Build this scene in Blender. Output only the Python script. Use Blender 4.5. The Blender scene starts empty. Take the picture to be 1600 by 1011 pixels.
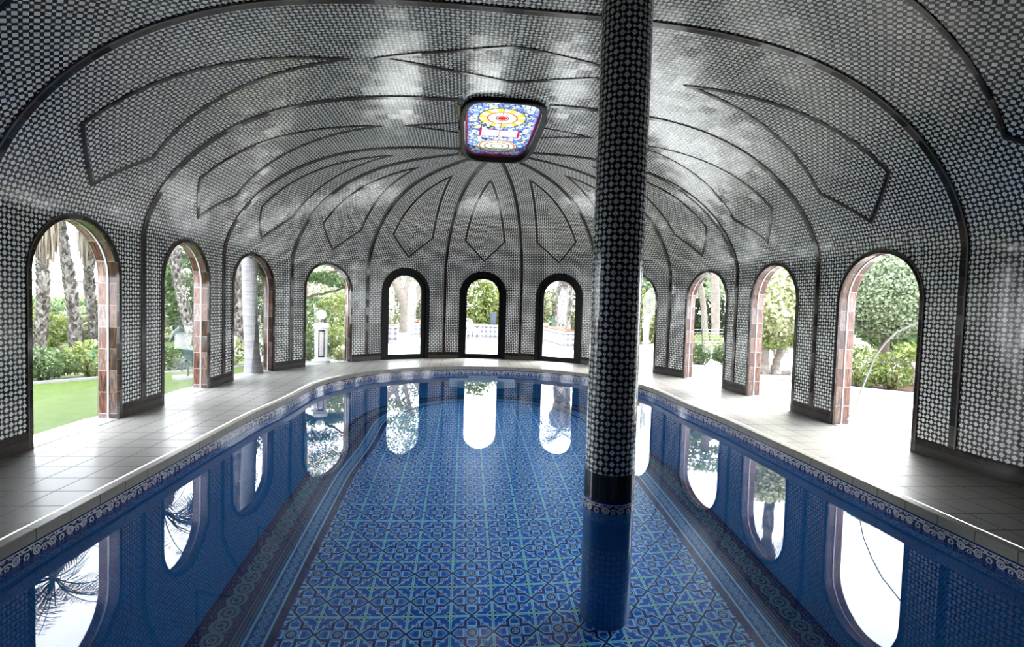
import bpy, math, random
import numpy as np
from mathutils import Vector, Matrix
PI = math.pi
random.seed(7); RNG = np.random.default_rng(7)
SC = bpy.context.scene
COL = SC.collection
PARENT_INV = {}

# ------------------------------------------------------------------ objects
def mk(name, verts, faces, mat, uv=None, parent=None, smooth=True, col=None, auto=None):
    me = bpy.data.meshes.new(name)
    me.from_pydata([tuple(map(float, v)) for v in verts], [], [tuple(f) for f in faces])
    if uv is not None:
        l = me.uv_layers.new(name='UVMap')
        l.data.foreach_set('uv', np.asarray(uv, dtype=np.float32).ravel())
    if col is not None:
        a = me.color_attributes.new('tone', 'FLOAT_COLOR', 'CORNER')
        a.data.foreach_set('color', np.asarray(col, dtype=np.float32).ravel())
    if smooth:
        me.polygons.foreach_set('use_smooth', [True] * len(me.polygons))
    if auto:
        me.set_sharp_from_angle(angle=math.radians(auto))
    me.update()
    o = bpy.data.objects.new(name, me)
    if mat is not None:
        me.materials.append(mat)
    COL.objects.link(o)
    if parent is not None:
        o.parent = parent
        w = parent
        M = Matrix.Identity(4)
        while w is not None:
            M = Matrix.Translation(w.location) @ M
            w = w.parent
        # parts are modelled in world coordinates
        loc = M.translation
        me.transform(Matrix.Translation(-loc))
    return o

def tag(o, label, cat, group=None, kind=None):
    if label: o['label'] = label
    if cat: o['category'] = cat
    if group: o['group'] = group
    if kind: o['kind'] = kind
    return o

def struct(o, label, cat):
    return tag(o, label, cat, None, 'structure')

def thing(name, label, cat, loc, group=None, kind=None):
    o = bpy.data.objects.new(name, None)
    COL.objects.link(o)
    o.location = loc
    o.empty_display_size = .1
    return tag(o, label, cat, group, kind)

class MB:
    """collects faces with a uv per corner"""
    def __init__(s): s.v, s.f, s.uv, s.c = [], [], [], []
    def vert(s, p): s.v.append(tuple(p)); return len(s.v) - 1
    def face(s, idx, uv=None):
        s.f.append(tuple(idx)); s.uv.extend(uv if uv else [(0, 0)] * len(idx))
    def quadp(s, ps, uv=None):
        b = len(s.v); s.v.extend(tuple(p) for p in ps); s.face(range(b, b + len(ps)), uv)
    def grid(s, P, UV):
        n, m = len(P), len(P[0]); b = len(s.v)
        for r in P: s.v.extend(tuple(p) for p in r)
        for i in range(n - 1):
            for j in range(m - 1):
                s.face((b+i*m+j, b+i*m+j+1, b+(i+1)*m+j+1, b+(i+1)*m+j), (UV[i][j], UV[i][j+1], UV[i+1][j+1], UV[i+1][j]))
    def box(s, c, h, rz=0, uvs=1):
        cx, cy, cz = c; hx, hy, hz = h; co, si = math.cos(rz), math.sin(rz)
        def P(x, y, z): return (cx + x*co - y*si, cy + x*si + y*co, cz + z)
        for ax in range(3):
            for sg in (-1, 1):
                a, b = [(1, 2), (2, 0), (0, 1)][ax]
                H = (hx, hy, hz); q = []
                for (u, v) in ((-1, -1), (1, -1), (1, 1), (-1, 1)):
                    p = [0, 0, 0]; p[ax] = sg*H[ax]; p[a] = u*H[a]; p[b] = v*H[b]; q.append(p)
                if sg < 0: q.reverse()
                uu = [((p[b], p[a]) if ax == 1 else (p[a], p[b])) for p in q]
                s.quadp([P(*p) for p in q], uu)
    def tube(s, pts, rad, n=8, cap=True, uvl=1):
        pts = [Vector(p) for p in pts]; rings = []; L = 0
        if not hasattr(rad, '__len__'): rad = [rad]*len(pts)
        up = None; P, U = [], []
        for i, p in enumerate(pts):
            t = (pts[min(i+1, len(pts)-1)] - pts[max(i-1, 0)]).normalized()
            if up is None:
                up = Vector((0, 0, 1)) if abs(t.z) < .9 else Vector((1, 0, 0))
            x = t.cross(up).normalized(); up = x.cross(t).normalized()
            if i: L += (p - pts[i-1]).length
            P.append([p + float(rad[i])*(math.cos(2*PI*k/n)*x + math.sin(2*PI*k/n)*up) for k in range(n+1)])
            U.append([(k/n*2*PI*rad[i], L) for k in range(n+1)])
        s.grid(P, U)
        if cap:
            for r, rev in ((P[0], 0), (P[-1], 1)):
                q = r[:-1]
                s.quadp(q if not rev else q[::-1])
    def lathe(s, c, prof, n=24):
        P = []; U = []; L = 0
        for i, (r, z) in enumerate(prof):
            if i: L += math.hypot(r-prof[i-1][0], z-prof[i-1][1])
            P.append([(c[0]+r*math.cos(2*PI*k/n), c[1]+r*math.sin(2*PI*k/n), c[2]+z) for k in range(n+1)])
            U.append([(2*PI*k/n*max(r, .001), L) for k in range(n+1)])
        P = [list(r) for r in P]; s.grid([[P[i][k] for i in range(len(P))] for k in range(n+1)], [[U[i][k] for i in range(len(P))] for k in range(n+1)])
    def build(s, name, mat, parent=None, smooth=True, auto=None, weld=0):
        o = mk(name, s.v, s.f, mat, s.uv, parent, smooth, None, auto)
        if weld:
            import bmesh
            bm = bmesh.new(); bm.from_mesh(o.data); bmesh.ops.remove_doubles(bm, verts=bm.verts, dist=weld); bm.to_mesh(o.data); bm.free()
            if auto: o.data.set_sharp_from_angle(angle=math.radians(auto))
        return o

# ------------------------------------------------------------------ node maths
class X:
    def __init__(s, g, k): s.g, s.k = g, k
    def _o(s, op, *a): return s.g.math(op, s, *a)
    def __add__(s, o): return s._o('ADD', o)
    __radd__ = __add__
    def __sub__(s, o): return s._o('SUBTRACT', o)
    def __rsub__(s, o): return s.g.math('SUBTRACT', o, s)
    def __mul__(s, o): return s._o('MULTIPLY', o)
    __rmul__ = __mul__
    def __truediv__(s, o): return s._o('DIVIDE', o)
    def __lt__(s, o): return s._o('LESS_THAN', o)
    def __gt__(s, o): return s._o('GREATER_THAN', o)
    def abs(s): return s._o('ABSOLUTE')
    def fr(s): return s._o('FRACT')
    def fl(s): return s._o('FLOOR')
    def mn(s, o): return s._o('MINIMUM', o)
    def mx(s, o): return s._o('MAXIMUM', o)
    def sqrt(s): return s._o('SQRT')
    def sin(s): return s._o('SINE')
    def atan2(s, o): return s._o('ARCTAN2', o)
    def inv(s): return 1 - s
class G:
    def __init__(s, name):
        s.mat = bpy.data.materials.new(name); s.mat.use_nodes = True
        s.nt = s.mat.node_tree; s.nt.nodes.clear()
        s.out = s.nt.nodes.new('ShaderNodeOutputMaterial')
    def node(s, t, **kw):
        n = s.nt.nodes.new(t)
        for k, v in kw.items(): setattr(n, k, v)
        return n
    def put(s, sock, v):
        if isinstance(v, X): s.nt.links.new(v.k, sock)
        elif hasattr(v, 'is_linked') or isinstance(v, bpy.types.NodeSocket): s.nt.links.new(v, sock)
        else:
            if isinstance(v, (tuple, list)) and len(v) == 3 and len(sock.default_value) == 4: v = (*v, 1)
            sock.default_value = v
    def math(s, op, *a):
        n = s.node('ShaderNodeMath', operation=op)
        for i, v in enumerate(a): s.put(n.inputs[i], v)
        return X(s, n.outputs[0])
    def uv(s):
        n = s.node('ShaderNodeUVMap'); q = s.node('ShaderNodeSeparateXYZ'); s.nt.links.new(n.outputs[0], q.inputs[0])
        s.uvs = n.outputs[0]
        return X(s, q.outputs[0]), X(s, q.outputs[1])
    def pos(s):
        n = s.node('ShaderNodeNewGeometry'); q = s.node('ShaderNodeSeparateXYZ'); s.nt.links.new(n.outputs['Position'], q.inputs[0])
        s.posn = n.outputs['Position']
        return X(s, q.outputs[0]), X(s, q.outputs[1]), X(s, q.outputs[2])
    def comb(s, x, y, z=0):
        n = s.node('ShaderNodeCombineXYZ'); s.put(n.inputs[0], x); s.put(n.inputs[1], y); s.put(n.inputs[2], z); return n.outputs[0]
    def noise(s, vec=None, scale=5, detail=3, rough=.5):
        n = s.node('ShaderNodeTexNoise'); n.inputs['Scale'].default_value = scale; n.inputs['Detail'].default_value = detail; n.inputs['Roughness'].default_value = rough
        if vec is not None: s.nt.links.new(vec, n.inputs['Vector'])
        return X(s, n.outputs[0])
    def white(s, vec):
        n = s.node('ShaderNodeTexWhiteNoise', noise_dimensions='3D'); s.nt.links.new(vec, n.inputs['Vector']); return X(s, n.outputs['Value']), n.outputs['Color']
    def voro(s, vec, scale, feature='F1'):
        n = s.node('ShaderNodeTexVoronoi', feature=feature); n.inputs['Scale'].default_value = scale
        s.nt.links.new(vec, n.inputs['Vector']); return n
    def mix(s, f, a, b):
        n = s.node('ShaderNodeMix', data_type='RGBA'); n.clamp_factor = True
        s.put(n.inputs[0], f); s.put(n.inputs[6], a); s.put(n.inputs[7], b); return n.outputs[2]
    def ramp(s, f, stops, interp='LINEAR'):
        n = s.node('ShaderNodeValToRGB'); r = n.color_ramp; r.interpolation = interp
        while len(r.elements) < len(stops): r.elements.new(.5)
        for e, (p, c) in zip(r.elements, stops): e.position = p; e.color = (*c, 1)
        s.put(n.inputs[0], f); return n.outputs[0]
    def bump(s, h, strength=.2, dist=.01):
        n = s.node('ShaderNodeBump'); n.inputs['Strength'].default_value = strength; n.inputs['Distance'].default_value = dist
        s.put(n.inputs['Height'], h); return n.outputs[0]
    def tilt(s, vec, amount):
        """each tile set at a very slightly different angle"""
        _, c = s.white(vec)
        a = s.node('ShaderNodeVectorMath', operation='SUBTRACT'); s.nt.links.new(c, a.inputs[0]); a.inputs[1].default_value = (.5, .5, .5)
        b = s.node('ShaderNodeVectorMath', operation='SCALE'); s.nt.links.new(a.outputs[0], b.inputs[0]); b.inputs['Scale'].default_value = amount
        g = s.node('ShaderNodeNewGeometry')
        d = s.node('ShaderNodeVectorMath', operation='ADD'); s.nt.links.new(b.outputs[0], d.inputs[0]); s.nt.links.new(g.outputs['Normal'], d.inputs[1])
        e = s.node('ShaderNodeVectorMath', operation='NORMALIZE'); s.nt.links.new(d.outputs[0], e.inputs[0])
        return e.outputs[0]
    def bsdf(s, color, rough=.5, spec=.5, normal=None, **kw):
        n = s.node('ShaderNodeBsdfPrincipled')
        s.put(n.inputs['Base Color'], color); s.put(n.inputs['Roughness'], rough); s.put(n.inputs['Specular IOR Level'], spec)
        if normal is not None: s.nt.links.new(normal, n.inputs['Normal'])
        for k, v in kw.items(): s.put(n.inputs[k.replace('_', ' ')], v)
        s.nt.links.new(n.outputs[0], s.out.inputs[0]); return s.mat
def plain(name, c, rough=.6, spec=.4, var=.0, scale=8, **kw):
    g = G(name)
    if var:
        g.pos(); n = g.noise(g.posn, scale, 4, .6)
        c = g.mix(n, tuple(x*(1-var) for x in c), tuple(min(1, x*(1+var)) for x in c))
    return g.bsdf(c, rough, spec, **kw)

# ------------------------------------------------------------------ materials
M = {}
def m_mosaic(name, white=(.80, .82, .79), black=(.010, .011, .013), p=.0985, rough=.15, tilt=.05, grout=(.33, .33, .31)):
    g = G(name); u, v = g.uv()
    a = ((u/p).fr() - .5).abs(); b = ((v/p).fr() - .5).abs()
    c, d = .5 - a, .5 - b
    dia = (a + b).mn(c + d) < .278
    d1 = c.mx(b).mx((c + b)*.7071); d2 = a.mx(d).mx((a + d)*.7071)
    wh = dia.mx(d1.mn(d2) < .130)
    tu, tv = (u/(2*p) + .25), (v/(2*p) + .25)
    tid = g.comb(tu.fl(), tv.fl(), 3)
    r, rc = g.white(tid)
    bl = g.mix(r, black, tuple(x*1.5 for x in (black[0]*1.5, black[1], black[2]*.9)))
    n = g.noise(g.uvs, 1.3, 2)
    wc = g.mix(n, tuple(x*.86 for x in white), white)
    col = g.mix(wh, bl, wc)
    j = ((tu.fr() - .5).abs() > .489).mx((tv.fr() - .5).abs() > .489)
    col = g.mix(j*.75, col, grout)
    rr = r*.06 + rough
    M[name] = g.bsdf(col, rr, .36, g.tilt(tid, tilt))
m_mosaic('mosaic'); m_mosaic('column_mosaic', (.74, .77, .80), (.012, .015, .020), .0988, .16, .05, (.16, .17, .18))

def m_glaze(name, stops, tile, cross, joint=(.10, .095, .09), rough=.14, stretch=(1, 1), spec=.3):
    g = G(name); u, v = g.uv()
    tu = u/tile; tv = v/cross
    tid = g.comb(tu.fl(), tv.fl(), 1)
    r, _ = g.white(tid)
    vec = g.comb(u*stretch[0] + r*37, v*stretch[1] + r*11, r*9)
    n = g.noise(vec, 9, 4, .6)
    f = n*1.6 - .62 + r*.66
    col = g.ramp(f, stops)
    j = ((tu.fr() - .5).abs() > .485).mx((tv.fr() - .5).abs() > .47)
    col = g.mix(j*.8, col, joint)
    M[name] = g.bsdf(col, rough, spec, g.tilt(tid, .05))
dk = [(0, (.006, .006, .0065)), (.5, (.014, .0105, .009)), (.75, (.036, .016, .010)), (.88, (.022, .020, .024)), (1, (.06, .05, .045))]
m_glaze('dark_tile', dk, .2, 10.0)
m_glaze('base_tile', dk, .2, 10.0, (.05, .045, .04), .3, (1, 1), .12)
m_glaze('thin_tile', dk, .3, 10.0)
m_glaze('reveal_tile', [(0, (.010, .007, .007)), (.3, (.05, .02, .015)), (.5, (.13, .055, .038)), (.62, (.045, .038, .042)), (.8, (.17, .12, .10)), (1, (.15, .05, .026))], .27, .115, (.22, .20, .19), .12, (.7, 7.0))

def m_deck():
    g = G('deck_tile'); x, y, z = g.pos()
    tx, ty = (x - 3.31)/.292, (y - .1)/.296
    tid = g.comb(tx.fl(), ty.fl(), 2); r, _ = g.white(tid)
    n = g.noise(g.posn, 24, 5, .65); n2 = g.noise(g.posn, 2.2, 3)
    base = g.mix(n, (.23, .217, .194), (.315, .30, .274)); base = g.mix(r*.5 + n2*.25, base, (.235, .22, .195))
    ex, ey = (tx.fr() - .5).abs(), (ty.fr() - .5).abs(); j = (ex > .482).mx(ey > .482)
    col = g.mix(j, base, (.05, .043, .036))
    M['deck'] = g.bsdf(col, n*.12 + .24 + j*.3, .42, g.bump(n*.06 - j*.8, .25, .004))
    g = G('coping_tile'); u, v = g.uv()
    tu = u/.296; r, _ = g.white(g.comb(tu.fl(), 5, 1)); n = g.noise(g.uvs, 26, 5, .65)
    base = g.mix(n, (.19, .172, .14), (.32, .30, .25)); base = g.mix(r*.4, base, (.24, .22, .18))
    j = ((tu.fr() - .5).abs() > .485).mx(v < .036)
    ridge = (v/.022).fr()
    col = g.mix(j, base, (.07, .06, .05))
    M['coping'] = g.bsdf(col, .38, .35, g.bump(n*.25 - j + ((v > .14)*(ridge < .12))*-.5, .3, .006))
m_deck()

def scroll(g, u, v, P, H):
    """white leaf scroll on a band: u along, v 0..H upward from the water"""
    q = (u/P).fr() - .5
    a = q.abs()*P; y = v
    def ring(cx, cy, r, w, sy=1.0):
        dx = a - cx; dy = (y - cy)*sy
        return ((dx*dx + dy*dy).sqrt() - r).abs() < w
    w = .0052
    k = ring(.066, .030, .026, w).mx(ring(.066, .030, .012, .004)).mx(ring(0, -.012, .052, w)).mx(ring(P/2, .105, .050, w))
    k = k.mx(ring(P/2, .018, .018, w)).mx(ring(0, .012, .013, .0045)).mx(ring(.105, .072, .018, .0045)).mx(ring(.03, .078, .016, .0045))
    n = g.noise(g.comb(u*3, v*3), 34, 1)
    return k.mx((n > .66))
def m_band():
    g = G('band_tile'); u, v = g.uv()
    k = scroll(g, u, v, .29, .1)*(v < .078)
    line = ((v - .079).abs() < .004)
    top = v > .083
    j = ((u/.145).fr() - .5).abs() > .487
    col = g.mix(k.mx(line), (.016, .02, .085), (.52, .54, .56)); col = g.mix(top, col, (.012, .016, .10)); col = g.mix(j*.5, col, (.05, .055, .09))
    col = g.mix(v < 0, col, (.012, .07, .30))
    M['band'] = g.bsdf(col, .12, .6)
m_band()
def m_blue():
    g = G('blue_mosaic'); u, v = g.uv()
    p = .026; r, _ = g.white(g.comb((u/p).fl(), (v/p).fl(), 4))
    j = (((u/p).fr() - .5).abs() > .43).mx(((v/p).fr() - .5).abs() > .43)
    col = g.mix(r, (.006, .125, .36), (.012, .17, .45)); col = g.mix(j*.5, col, (.07, .28, .52))
    M['blue'] = g.bsdf(col, .2, .4)
m_blue()
def m_pool_floor():
    g = G('pool_floor_tile'); x, y, z = g.pos()
    P = .3735
    qx = ((x/P)).fr() - .5; qy = ((y - 4.386)/P + .5).fr() - .5
    a, b = qx.abs(), qy.abs(); mxv, mnv = a.mx(b), a.mn(b)
    c1, c2 = .5 - a, .5 - b; cM, cm = c1.mx(c2), c1.mn(c2)
    n = g.noise(g.comb(x, y), 1.1, 2)
    navy, blue, mid, pale, cyan = (.003, .020, .16), (.004, .085, .48), (.022, .25, .74), (.30, .66, .92), (.25, .74, .80)
    col = blue
    col = g.mix((mxv > .30)*(mnv > .10)*(n*0 + .35), col, mid)
    lim = (.5 - cM).mn(.165)
    inside = lim - cm
    petal = (inside > .035)
    col = g.mix(petal*.8, col, mid)
    col = g.mix(((inside - .055).abs() < .014)*(cM > .17), col, pale)
    col = g.mix((inside > .085)*((cM - .26).abs() < .055), col, blue)
    col = g.mix(petal*((cM - .19).abs() < .022), col, pale)
    rr = (c1*c1 + c2*c2).sqrt()
    col = g.mix(rr < .145, col, pale); col = g.mix(rr < .125, col, navy); col = g.mix(rr < .075, col, pale); col = g.mix((rr < .06)*(cm > .012), col, navy)
    col = g.mix(inside.abs() < .046, col, navy)
    s1 = (a - .255).abs().mx((b - .255).abs())
    col = g.mix((s1 < .05), col, pale); col = g.mix((s1 < .03), col, blue)
    tip = (.455 - mxv)
    arrow = ((tip - mnv*1.05).abs() < .02)*(mxv > .27)
    col = g.mix(arrow, col, pale)
    curl_c = mxv - .275; curl_d = mnv - .15
    curl = ((curl_c*curl_c + curl_d*curl_d).sqrt() - .03).abs() < .013
    col = g.mix(curl, col, pale)
    col = g.mix((a + b < .165), col, (.008, .02, .06))
    diag = ((a + b - .175).abs() < .014)
    col = g.mix(diag, col, pale)
    arm = (mnv < .033)*(mxv < .45)
    col = g.mix(arm, col, cyan); col = g.mix((mnv < .006)*(mxv < .45), col, mid)
    j = ((mxv > .494).mx(mnv < .004))
    col = g.mix(j*.4, col, navy)
    M['pool_floor'] = g.bsdf(col, .2, .4)
    g = G('pool_border_tile'); u, v = g.uv()      # v: 0 at the outside edge .. .67 inside
    P1 = .21
    def scr(v0, h, P):
        q = (u/P).fr() - .5; vv = (v - v0)/h - .5
        xx = q*P/h
        t = ((xx*6.28*h/P).sin()*.28 - vv).abs() < .06
        r1 = ((xx.abs() - P/h*.25)*(xx.abs() - P/h*.25) + vv*vv).sqrt()
        nn = g.noise(g.comb(u*2, v*2), 26, 2)
        return t.mx((r1 - .27).abs() < .05).mx((r1 - .12).abs() < .04).mx(nn > .60)*((vv.abs()) < .5)
    navy, teal, cy = (.004, .022, .13), (.05, .18, .30), (.20, .60, .80)
    col = g.mix(scr(.04, .27, .30), navy, teal)
    ln = ((v - .335).abs() < .006).mx((v - .365).abs() < .004).mx((v - .395).abs() < .006)
    col = g.mix(ln, col, teal)
    col = g.mix((v > .40), col, (.008, .06, .30)); col = g.mix(scr(.445, .125, .17), col, (.10, .36, .66))
    col = g.mix(((v - .432).abs() < .011).mx((v - .585).abs() < .010), col, cy)
    col = g.mix(v > .60, col, navy)
    M['pool_border'] = g.bsdf(col, .2, .4)
m_pool_floor()
def m_water():
    g = G('pool_water'); g.pos(); n = g.noise(g.posn, 1.7, 2)
    nd = g.node('ShaderNodeBsdfPrincipled')
    nd.inputs['Base Color'].default_value = (.86, .95, 1, 1); nd.inputs['Roughness'].default_value = 0; nd.inputs['IOR'].default_value = 1.333
    nd.inputs['Transmission Weight'].default_value = 1
    g.nt.links.new(g.bump(n, .018, .02), nd.inputs['Normal'])
    g.nt.links.new(nd.outputs[0], g.out.inputs[0]); M['water'] = g.mat
m_water()
def m_glass(name, tint=(.985, .995, .99), ior=1.5):
    g = G(name)
    t = g.node('ShaderNodeBsdfTransparent'); t.inputs[0].default_value = (*tint, 1)
    gl = g.node('ShaderNodeBsdfGlossy'); gl.inputs['Roughness'].default_value = 0; gl.inputs[0].default_value = (1, 1, 1, 1)
    f = g.node('ShaderNodeFresnel'); f.inputs[0].default_value = ior
    m = g.node('ShaderNodeMixShader')
    g.nt.links.new(f.outputs[0], m.inputs[0]); g.nt.links.new(t.outputs[0], m.inputs[1]); g.nt.links.new(gl.outputs[0], m.inputs[2])
    g.nt.links.new(m.outputs[0], g.out.inputs[0]); M[name] = g.mat
m_glass('pane_glass')
def m_stained():
    g = G('stained_glass'); x, y = g.uv()       # metres from the middle of the skylight, +y to the far end
    vec = g.comb(x, y)
    vo = g.voro(vec, 13); ve = g.voro(vec, 13, 'DISTANCE_TO_EDGE')
    hue, _ = X(g, vo.outputs['Distance']), 0
    sep = g.node('ShaderNodeSeparateColor'); g.nt.links.new(vo.outputs['Color'], sep.inputs[0]); r = X(g, sep.outputs[0])
    col = g.ramp(r, [(0, (.18, .30, .95)), (.22, (.62, .80, 1)), (.38, (.95, .97, 1)), (.62, (.72, .90, 1)), (.76, (.95, .90, .45)), (.86, (.30, .45, 1))], 'CONSTANT')
    se = (x/.555).abs().mx((y/1.42).abs())
    col = g.mix(((se - .84)*6).mx(0).mn(.75), col, (.16, .18, .95))
    lead = X(g, ve.outputs[0]) < .075
    y1 = y + .54; r1 = ((x/.37)*(x/.37) + (y1/.40)*(y1/.40)).sqrt(); a1 = y1.atan2(x*1.1)
    seg = ((a1/(2*PI)*10 + 5).fr())
    ring1 = g.mix(seg > .5, (1, .82, .08), (1, .97, .86))
    in1 = g.mix((a1/(2*PI)*8 + 4).fr() > .5, (1, .80, .55), (1, .96, .88))
    c1 = g.mix(r1 < .62, ring1, in1); c1 = g.mix(r1 < .2, c1, (.85, .02, .02))
    col = g.mix(r1 < 1, col, c1)
    lead = g.math('MULTIPLY', lead, r1 > 1)
    red = ((r1 - .62).abs() < .03)
    y2 = y - .86; r2 = ((x/.36)*(x/.36) + (y2/.36)*(y2/.36)).sqrt(); a2 = y2.atan2(x)
    c2 = g.mix((a2/(2*PI)*12 + 6).fr() > .5, (1, .95, .55), (.97, .98, .95)); c2 = g.mix(r2 < .3, c2, (1, 1, 1)); c2 = g.mix(r2 > .84, c2, (.55, .22, .10)); c2 = g.mix(r2 > .94, c2, (.98, .95, .9))
    col = g.mix(r2 < 1, col, c2); lead = lead*(r2 > 1)
    yr = (y - .16).abs(); xr = x.abs(); inr = (xr < .34)*(yr < .17)
    rc = g.mix((xr > .30).mx(yr > .145), (1, 1, .99), (.50, .02, .10))
    col = g.mix(inr, col, rc); lead = lead*(1 - inr)
    col = g.mix(red, col, (.62, .03, .03))
    l2 = lead.mx((r1 - 1).abs() < .035).mx((r1 - .26).abs() < .03).mx((r2 - 1).abs() < .03).mx((r2 - .62).abs() < .035).mx((r2 - .3).abs() < .03).mx(inr*(x.abs() < .006))
    l2 = l2.mx((r1 < 1)*(r1 > .26)*(((a1/(2*PI)*8 + 4).fr() - .5).abs() > .47)).mx((r2 < .84)*(r2 > .3)*(((a2/(2*PI)*12 + 6).fr() - .5).abs() > .45))
    col = g.mix(se > .965, col, (.42, .01, .06))
    col = g.mix(l2*.9, col, (.03, .03, .05))
    col = g.mix(.90, col, (0, 0, 0)); t = g.node('ShaderNodeBsdfTransparent'); g.nt.links.new(col, t.inputs[0])
    d = g.node('ShaderNodeBsdfTranslucent'); g.nt.links.new(col, d.inputs[0])
    m = g.node('ShaderNodeMixShader'); m.inputs[0].default_value = .25
    g.nt.links.new(t.outputs[0], m.inputs[1]); g.nt.links.new(d.outputs[0], m.inputs[2])
    g.nt.links.new(m.outputs[0], g.out.inputs[0]); M['stained'] = g.mat
m_stained()
M['black_frame'] = plain('black_frame', (.0045, .0045, .005), .4, .10)
M['bronze_frame'] = plain('bronze_frame', (.006, .005, .0045), .4, .1)
M['metal'] = plain('metal', (.10, .10, .10), .25, .5, Metallic=.8)
M['marble'] = plain('marble', (0.341, 0.336, 0.319), .3, .5, .08, 14)
M['sealant'] = plain('sealant', (0.385, 0.396, 0.396), .4, .5)
M['white_paint'] = plain('white_paint', (0.429, 0.424, 0.407), .5, .4)
M['render_white'] = plain('render_white', (0.272, 0.264, 0.248), .8, .2, .06, 3)
M['plaster'] = plain('plaster', (.34, .27, .13), .9, .2, .3, 30)
def m_lawn():
    g = G('lawn_grass'); g.pos(); n = g.noise(g.posn, 11, 8, .78); n2 = g.noise(g.posn, 1.4, 4, .6)
    col = g.mix(n*2.4 - .7, (.010, .024, .001), (.046, .076, .004)); col = g.mix(n2*.6 - .05, col, (.052, .070, .006))
    M['lawn'] = g.bsdf(col, .8, .2, g.bump(n, .6, .02))
    g = G('gravel'); g.pos(); n = g.noise(g.posn, 55, 5, .7); n2 = g.noise(g.posn, .8, 3)
    col = g.mix(n, (.30, .28, .25), (.46, .44, .40)); col = g.mix(n2*.4, col, (.38, .355, .315))
    M['gravel'] = g.bsdf(col, .85, .2, g.bump(n, .3, .01))
    g = G('terrace_paving'); x, y, z = g.pos(); n = g.noise(g.posn, 12, 4, .6)
    j = (((x/.4).fr() - .5).abs() > .49).mx(((y/.4).fr() - .5).abs() > .49)
    M['terrace'] = g.bsdf(g.mix(j, g.mix(n, (.40, .39, .37), (.50, .49, .465)), (.30, .29, .27)), .6, .3)
    M['soil'] = plain('soil', (0.052, 0.028, 0.018), .95, .1, .4, 30)
    M['scrub'] = plain('scrub', (0.064, 0.076, 0.032), .95, .1, .35, .9)
    M['hill'] = plain('hill', (0.12, 0.144, 0.108), .95, .1, .25, .12)
    M['roof_far'] = plain('roof_far', (0.248, 0.144, 0.12), .9, .1)
m_lawn()
def m_leaf(name, c1, c2, c3=None, trans=.35, rough=.45):
    g = G(name); g.pos(); oi = g.node('ShaderNodeNewGeometry')
    r = X(g, oi.outputs['Random Per Island'])
    col = g.ramp(r, [(0, c1), (.6, c2), (1, c3 or c2)])
    p = g.node('ShaderNodeBsdfPrincipled'); g.nt.links.new(col, p.inputs['Base Color']); p.inputs['Roughness'].default_value = rough; p.inputs['Specular IOR Level'].default_value = .3
    t = g.node('ShaderNodeBsdfTranslucent'); g.nt.links.new(col, t.inputs[0])
    m = g.node('ShaderNodeMixShader'); m.inputs[0].default_value = trans
    g.nt.links.new(p.outputs[0], m.inputs[1]); g.nt.links.new(t.outputs[0], m.inputs[2]); g.nt.links.new(m.outputs[0], g.out.inputs[0]); M[name] = g.mat
m_leaf('leaf_shrub', (0.02, 0.044, 0.01), (0.052, 0.088, 0.024), (0.104, 0.132, 0.056))
m_leaf('leaf_lime', (0.048, 0.076, 0.012), (0.12, 0.152, 0.032), (0.192, 0.2, 0.08))
m_leaf('leaf_dark', (0.008, 0.018, 0.0072), (0.024, 0.04, 0.014), (0.04, 0.06, 0.02))
m_leaf('leaf_pine', (0.014, 0.034, 0.008), (0.04, 0.076, 0.02), (0.068, 0.108, 0.032))
m_leaf('leaf_pale', (0.088, 0.108, 0.048), (0.168, 0.18, 0.096), (0.24, 0.24, 0.16))
m_leaf('leaf_variegated', (.10, .15, .03), (.46, .45, .27), (.55, .53, .40))
m_leaf('leaf_grey', (.11, .15, .08), (.175, .215, .13), (.25, .28, .19))  # leaf tones lightened to carry the bright haze reflected in the glass
m_leaf('leaf_palm', (0.02, 0.036, 0.012), (0.04, 0.068, 0.024), (0.068, 0.092, 0.036))
m_leaf('leaf_dead', (0.064, 0.048, 0.028), (0.12, 0.096, 0.064), (0.16, 0.136, 0.1), .15)
m_leaf('leaf_boot', (.022, .017, .014), (.12, .108, .095), (.24, .225, .21), .1)
m_leaf('petal_red', (0.22, 0.02, 0.012), (0.28, 0.064, 0.032), (0.3, 0.12, 0.08), .2)
def m_bark(name, c1, c2, scale=(5, 5, 20), big=1.0, ring=0):
    g = G(name); x, y, z = g.pos()
    n = g.noise(g.comb(x*scale[0], y*scale[1], z*scale[2]), big, 5, .65)
    col = g.mix(n*1.8 - .4, c1, c2)
    h = n
    if ring:
        k = ((z/ring + n*.5).fr() - .5).abs() > .44; col = g.mix(k*.5, col, c1)
    M[name] = g.bsdf(col, .85, .2, g.bump(n, .5, .03))
m_bark('bark_palm', (0.08, 0.068, 0.06), (0.208, 0.192, 0.176), (7, 7, 9), 2.2)
m_bark('bark_smooth_palm', (0.1, 0.096, 0.1), (0.224, 0.216, 0.216), (3, 3, 22), 1.2, .17)
m_bark('bark_pale', (.09, .072, .058), (.165, .145, .125), (4, 4, 8), 1.5)
m_bark('bark_dark', (0.028, 0.02, 0.014), (0.088, 0.064, 0.044), (8, 8, 14), 1.5)
M['bronze_green'] = plain('bronze_green', (.010, .026, .023), .5, .4, .5, 9, Metallic=.2)
M['speaker_grey'] = plain('speaker_grey', (0.018, 0.024, 0.034), .5, .4)
M['post_green'] = plain('post_green', (0.012, 0.064, 0.036), .5, .4)
M['slab'] = plain('slab', (0.18, 0.176, 0.172), .6, .3, .1, 9)
M['plastic_white'] = plain('plastic_white', (0.451, 0.451, 0.44), .4, .4)
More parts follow.
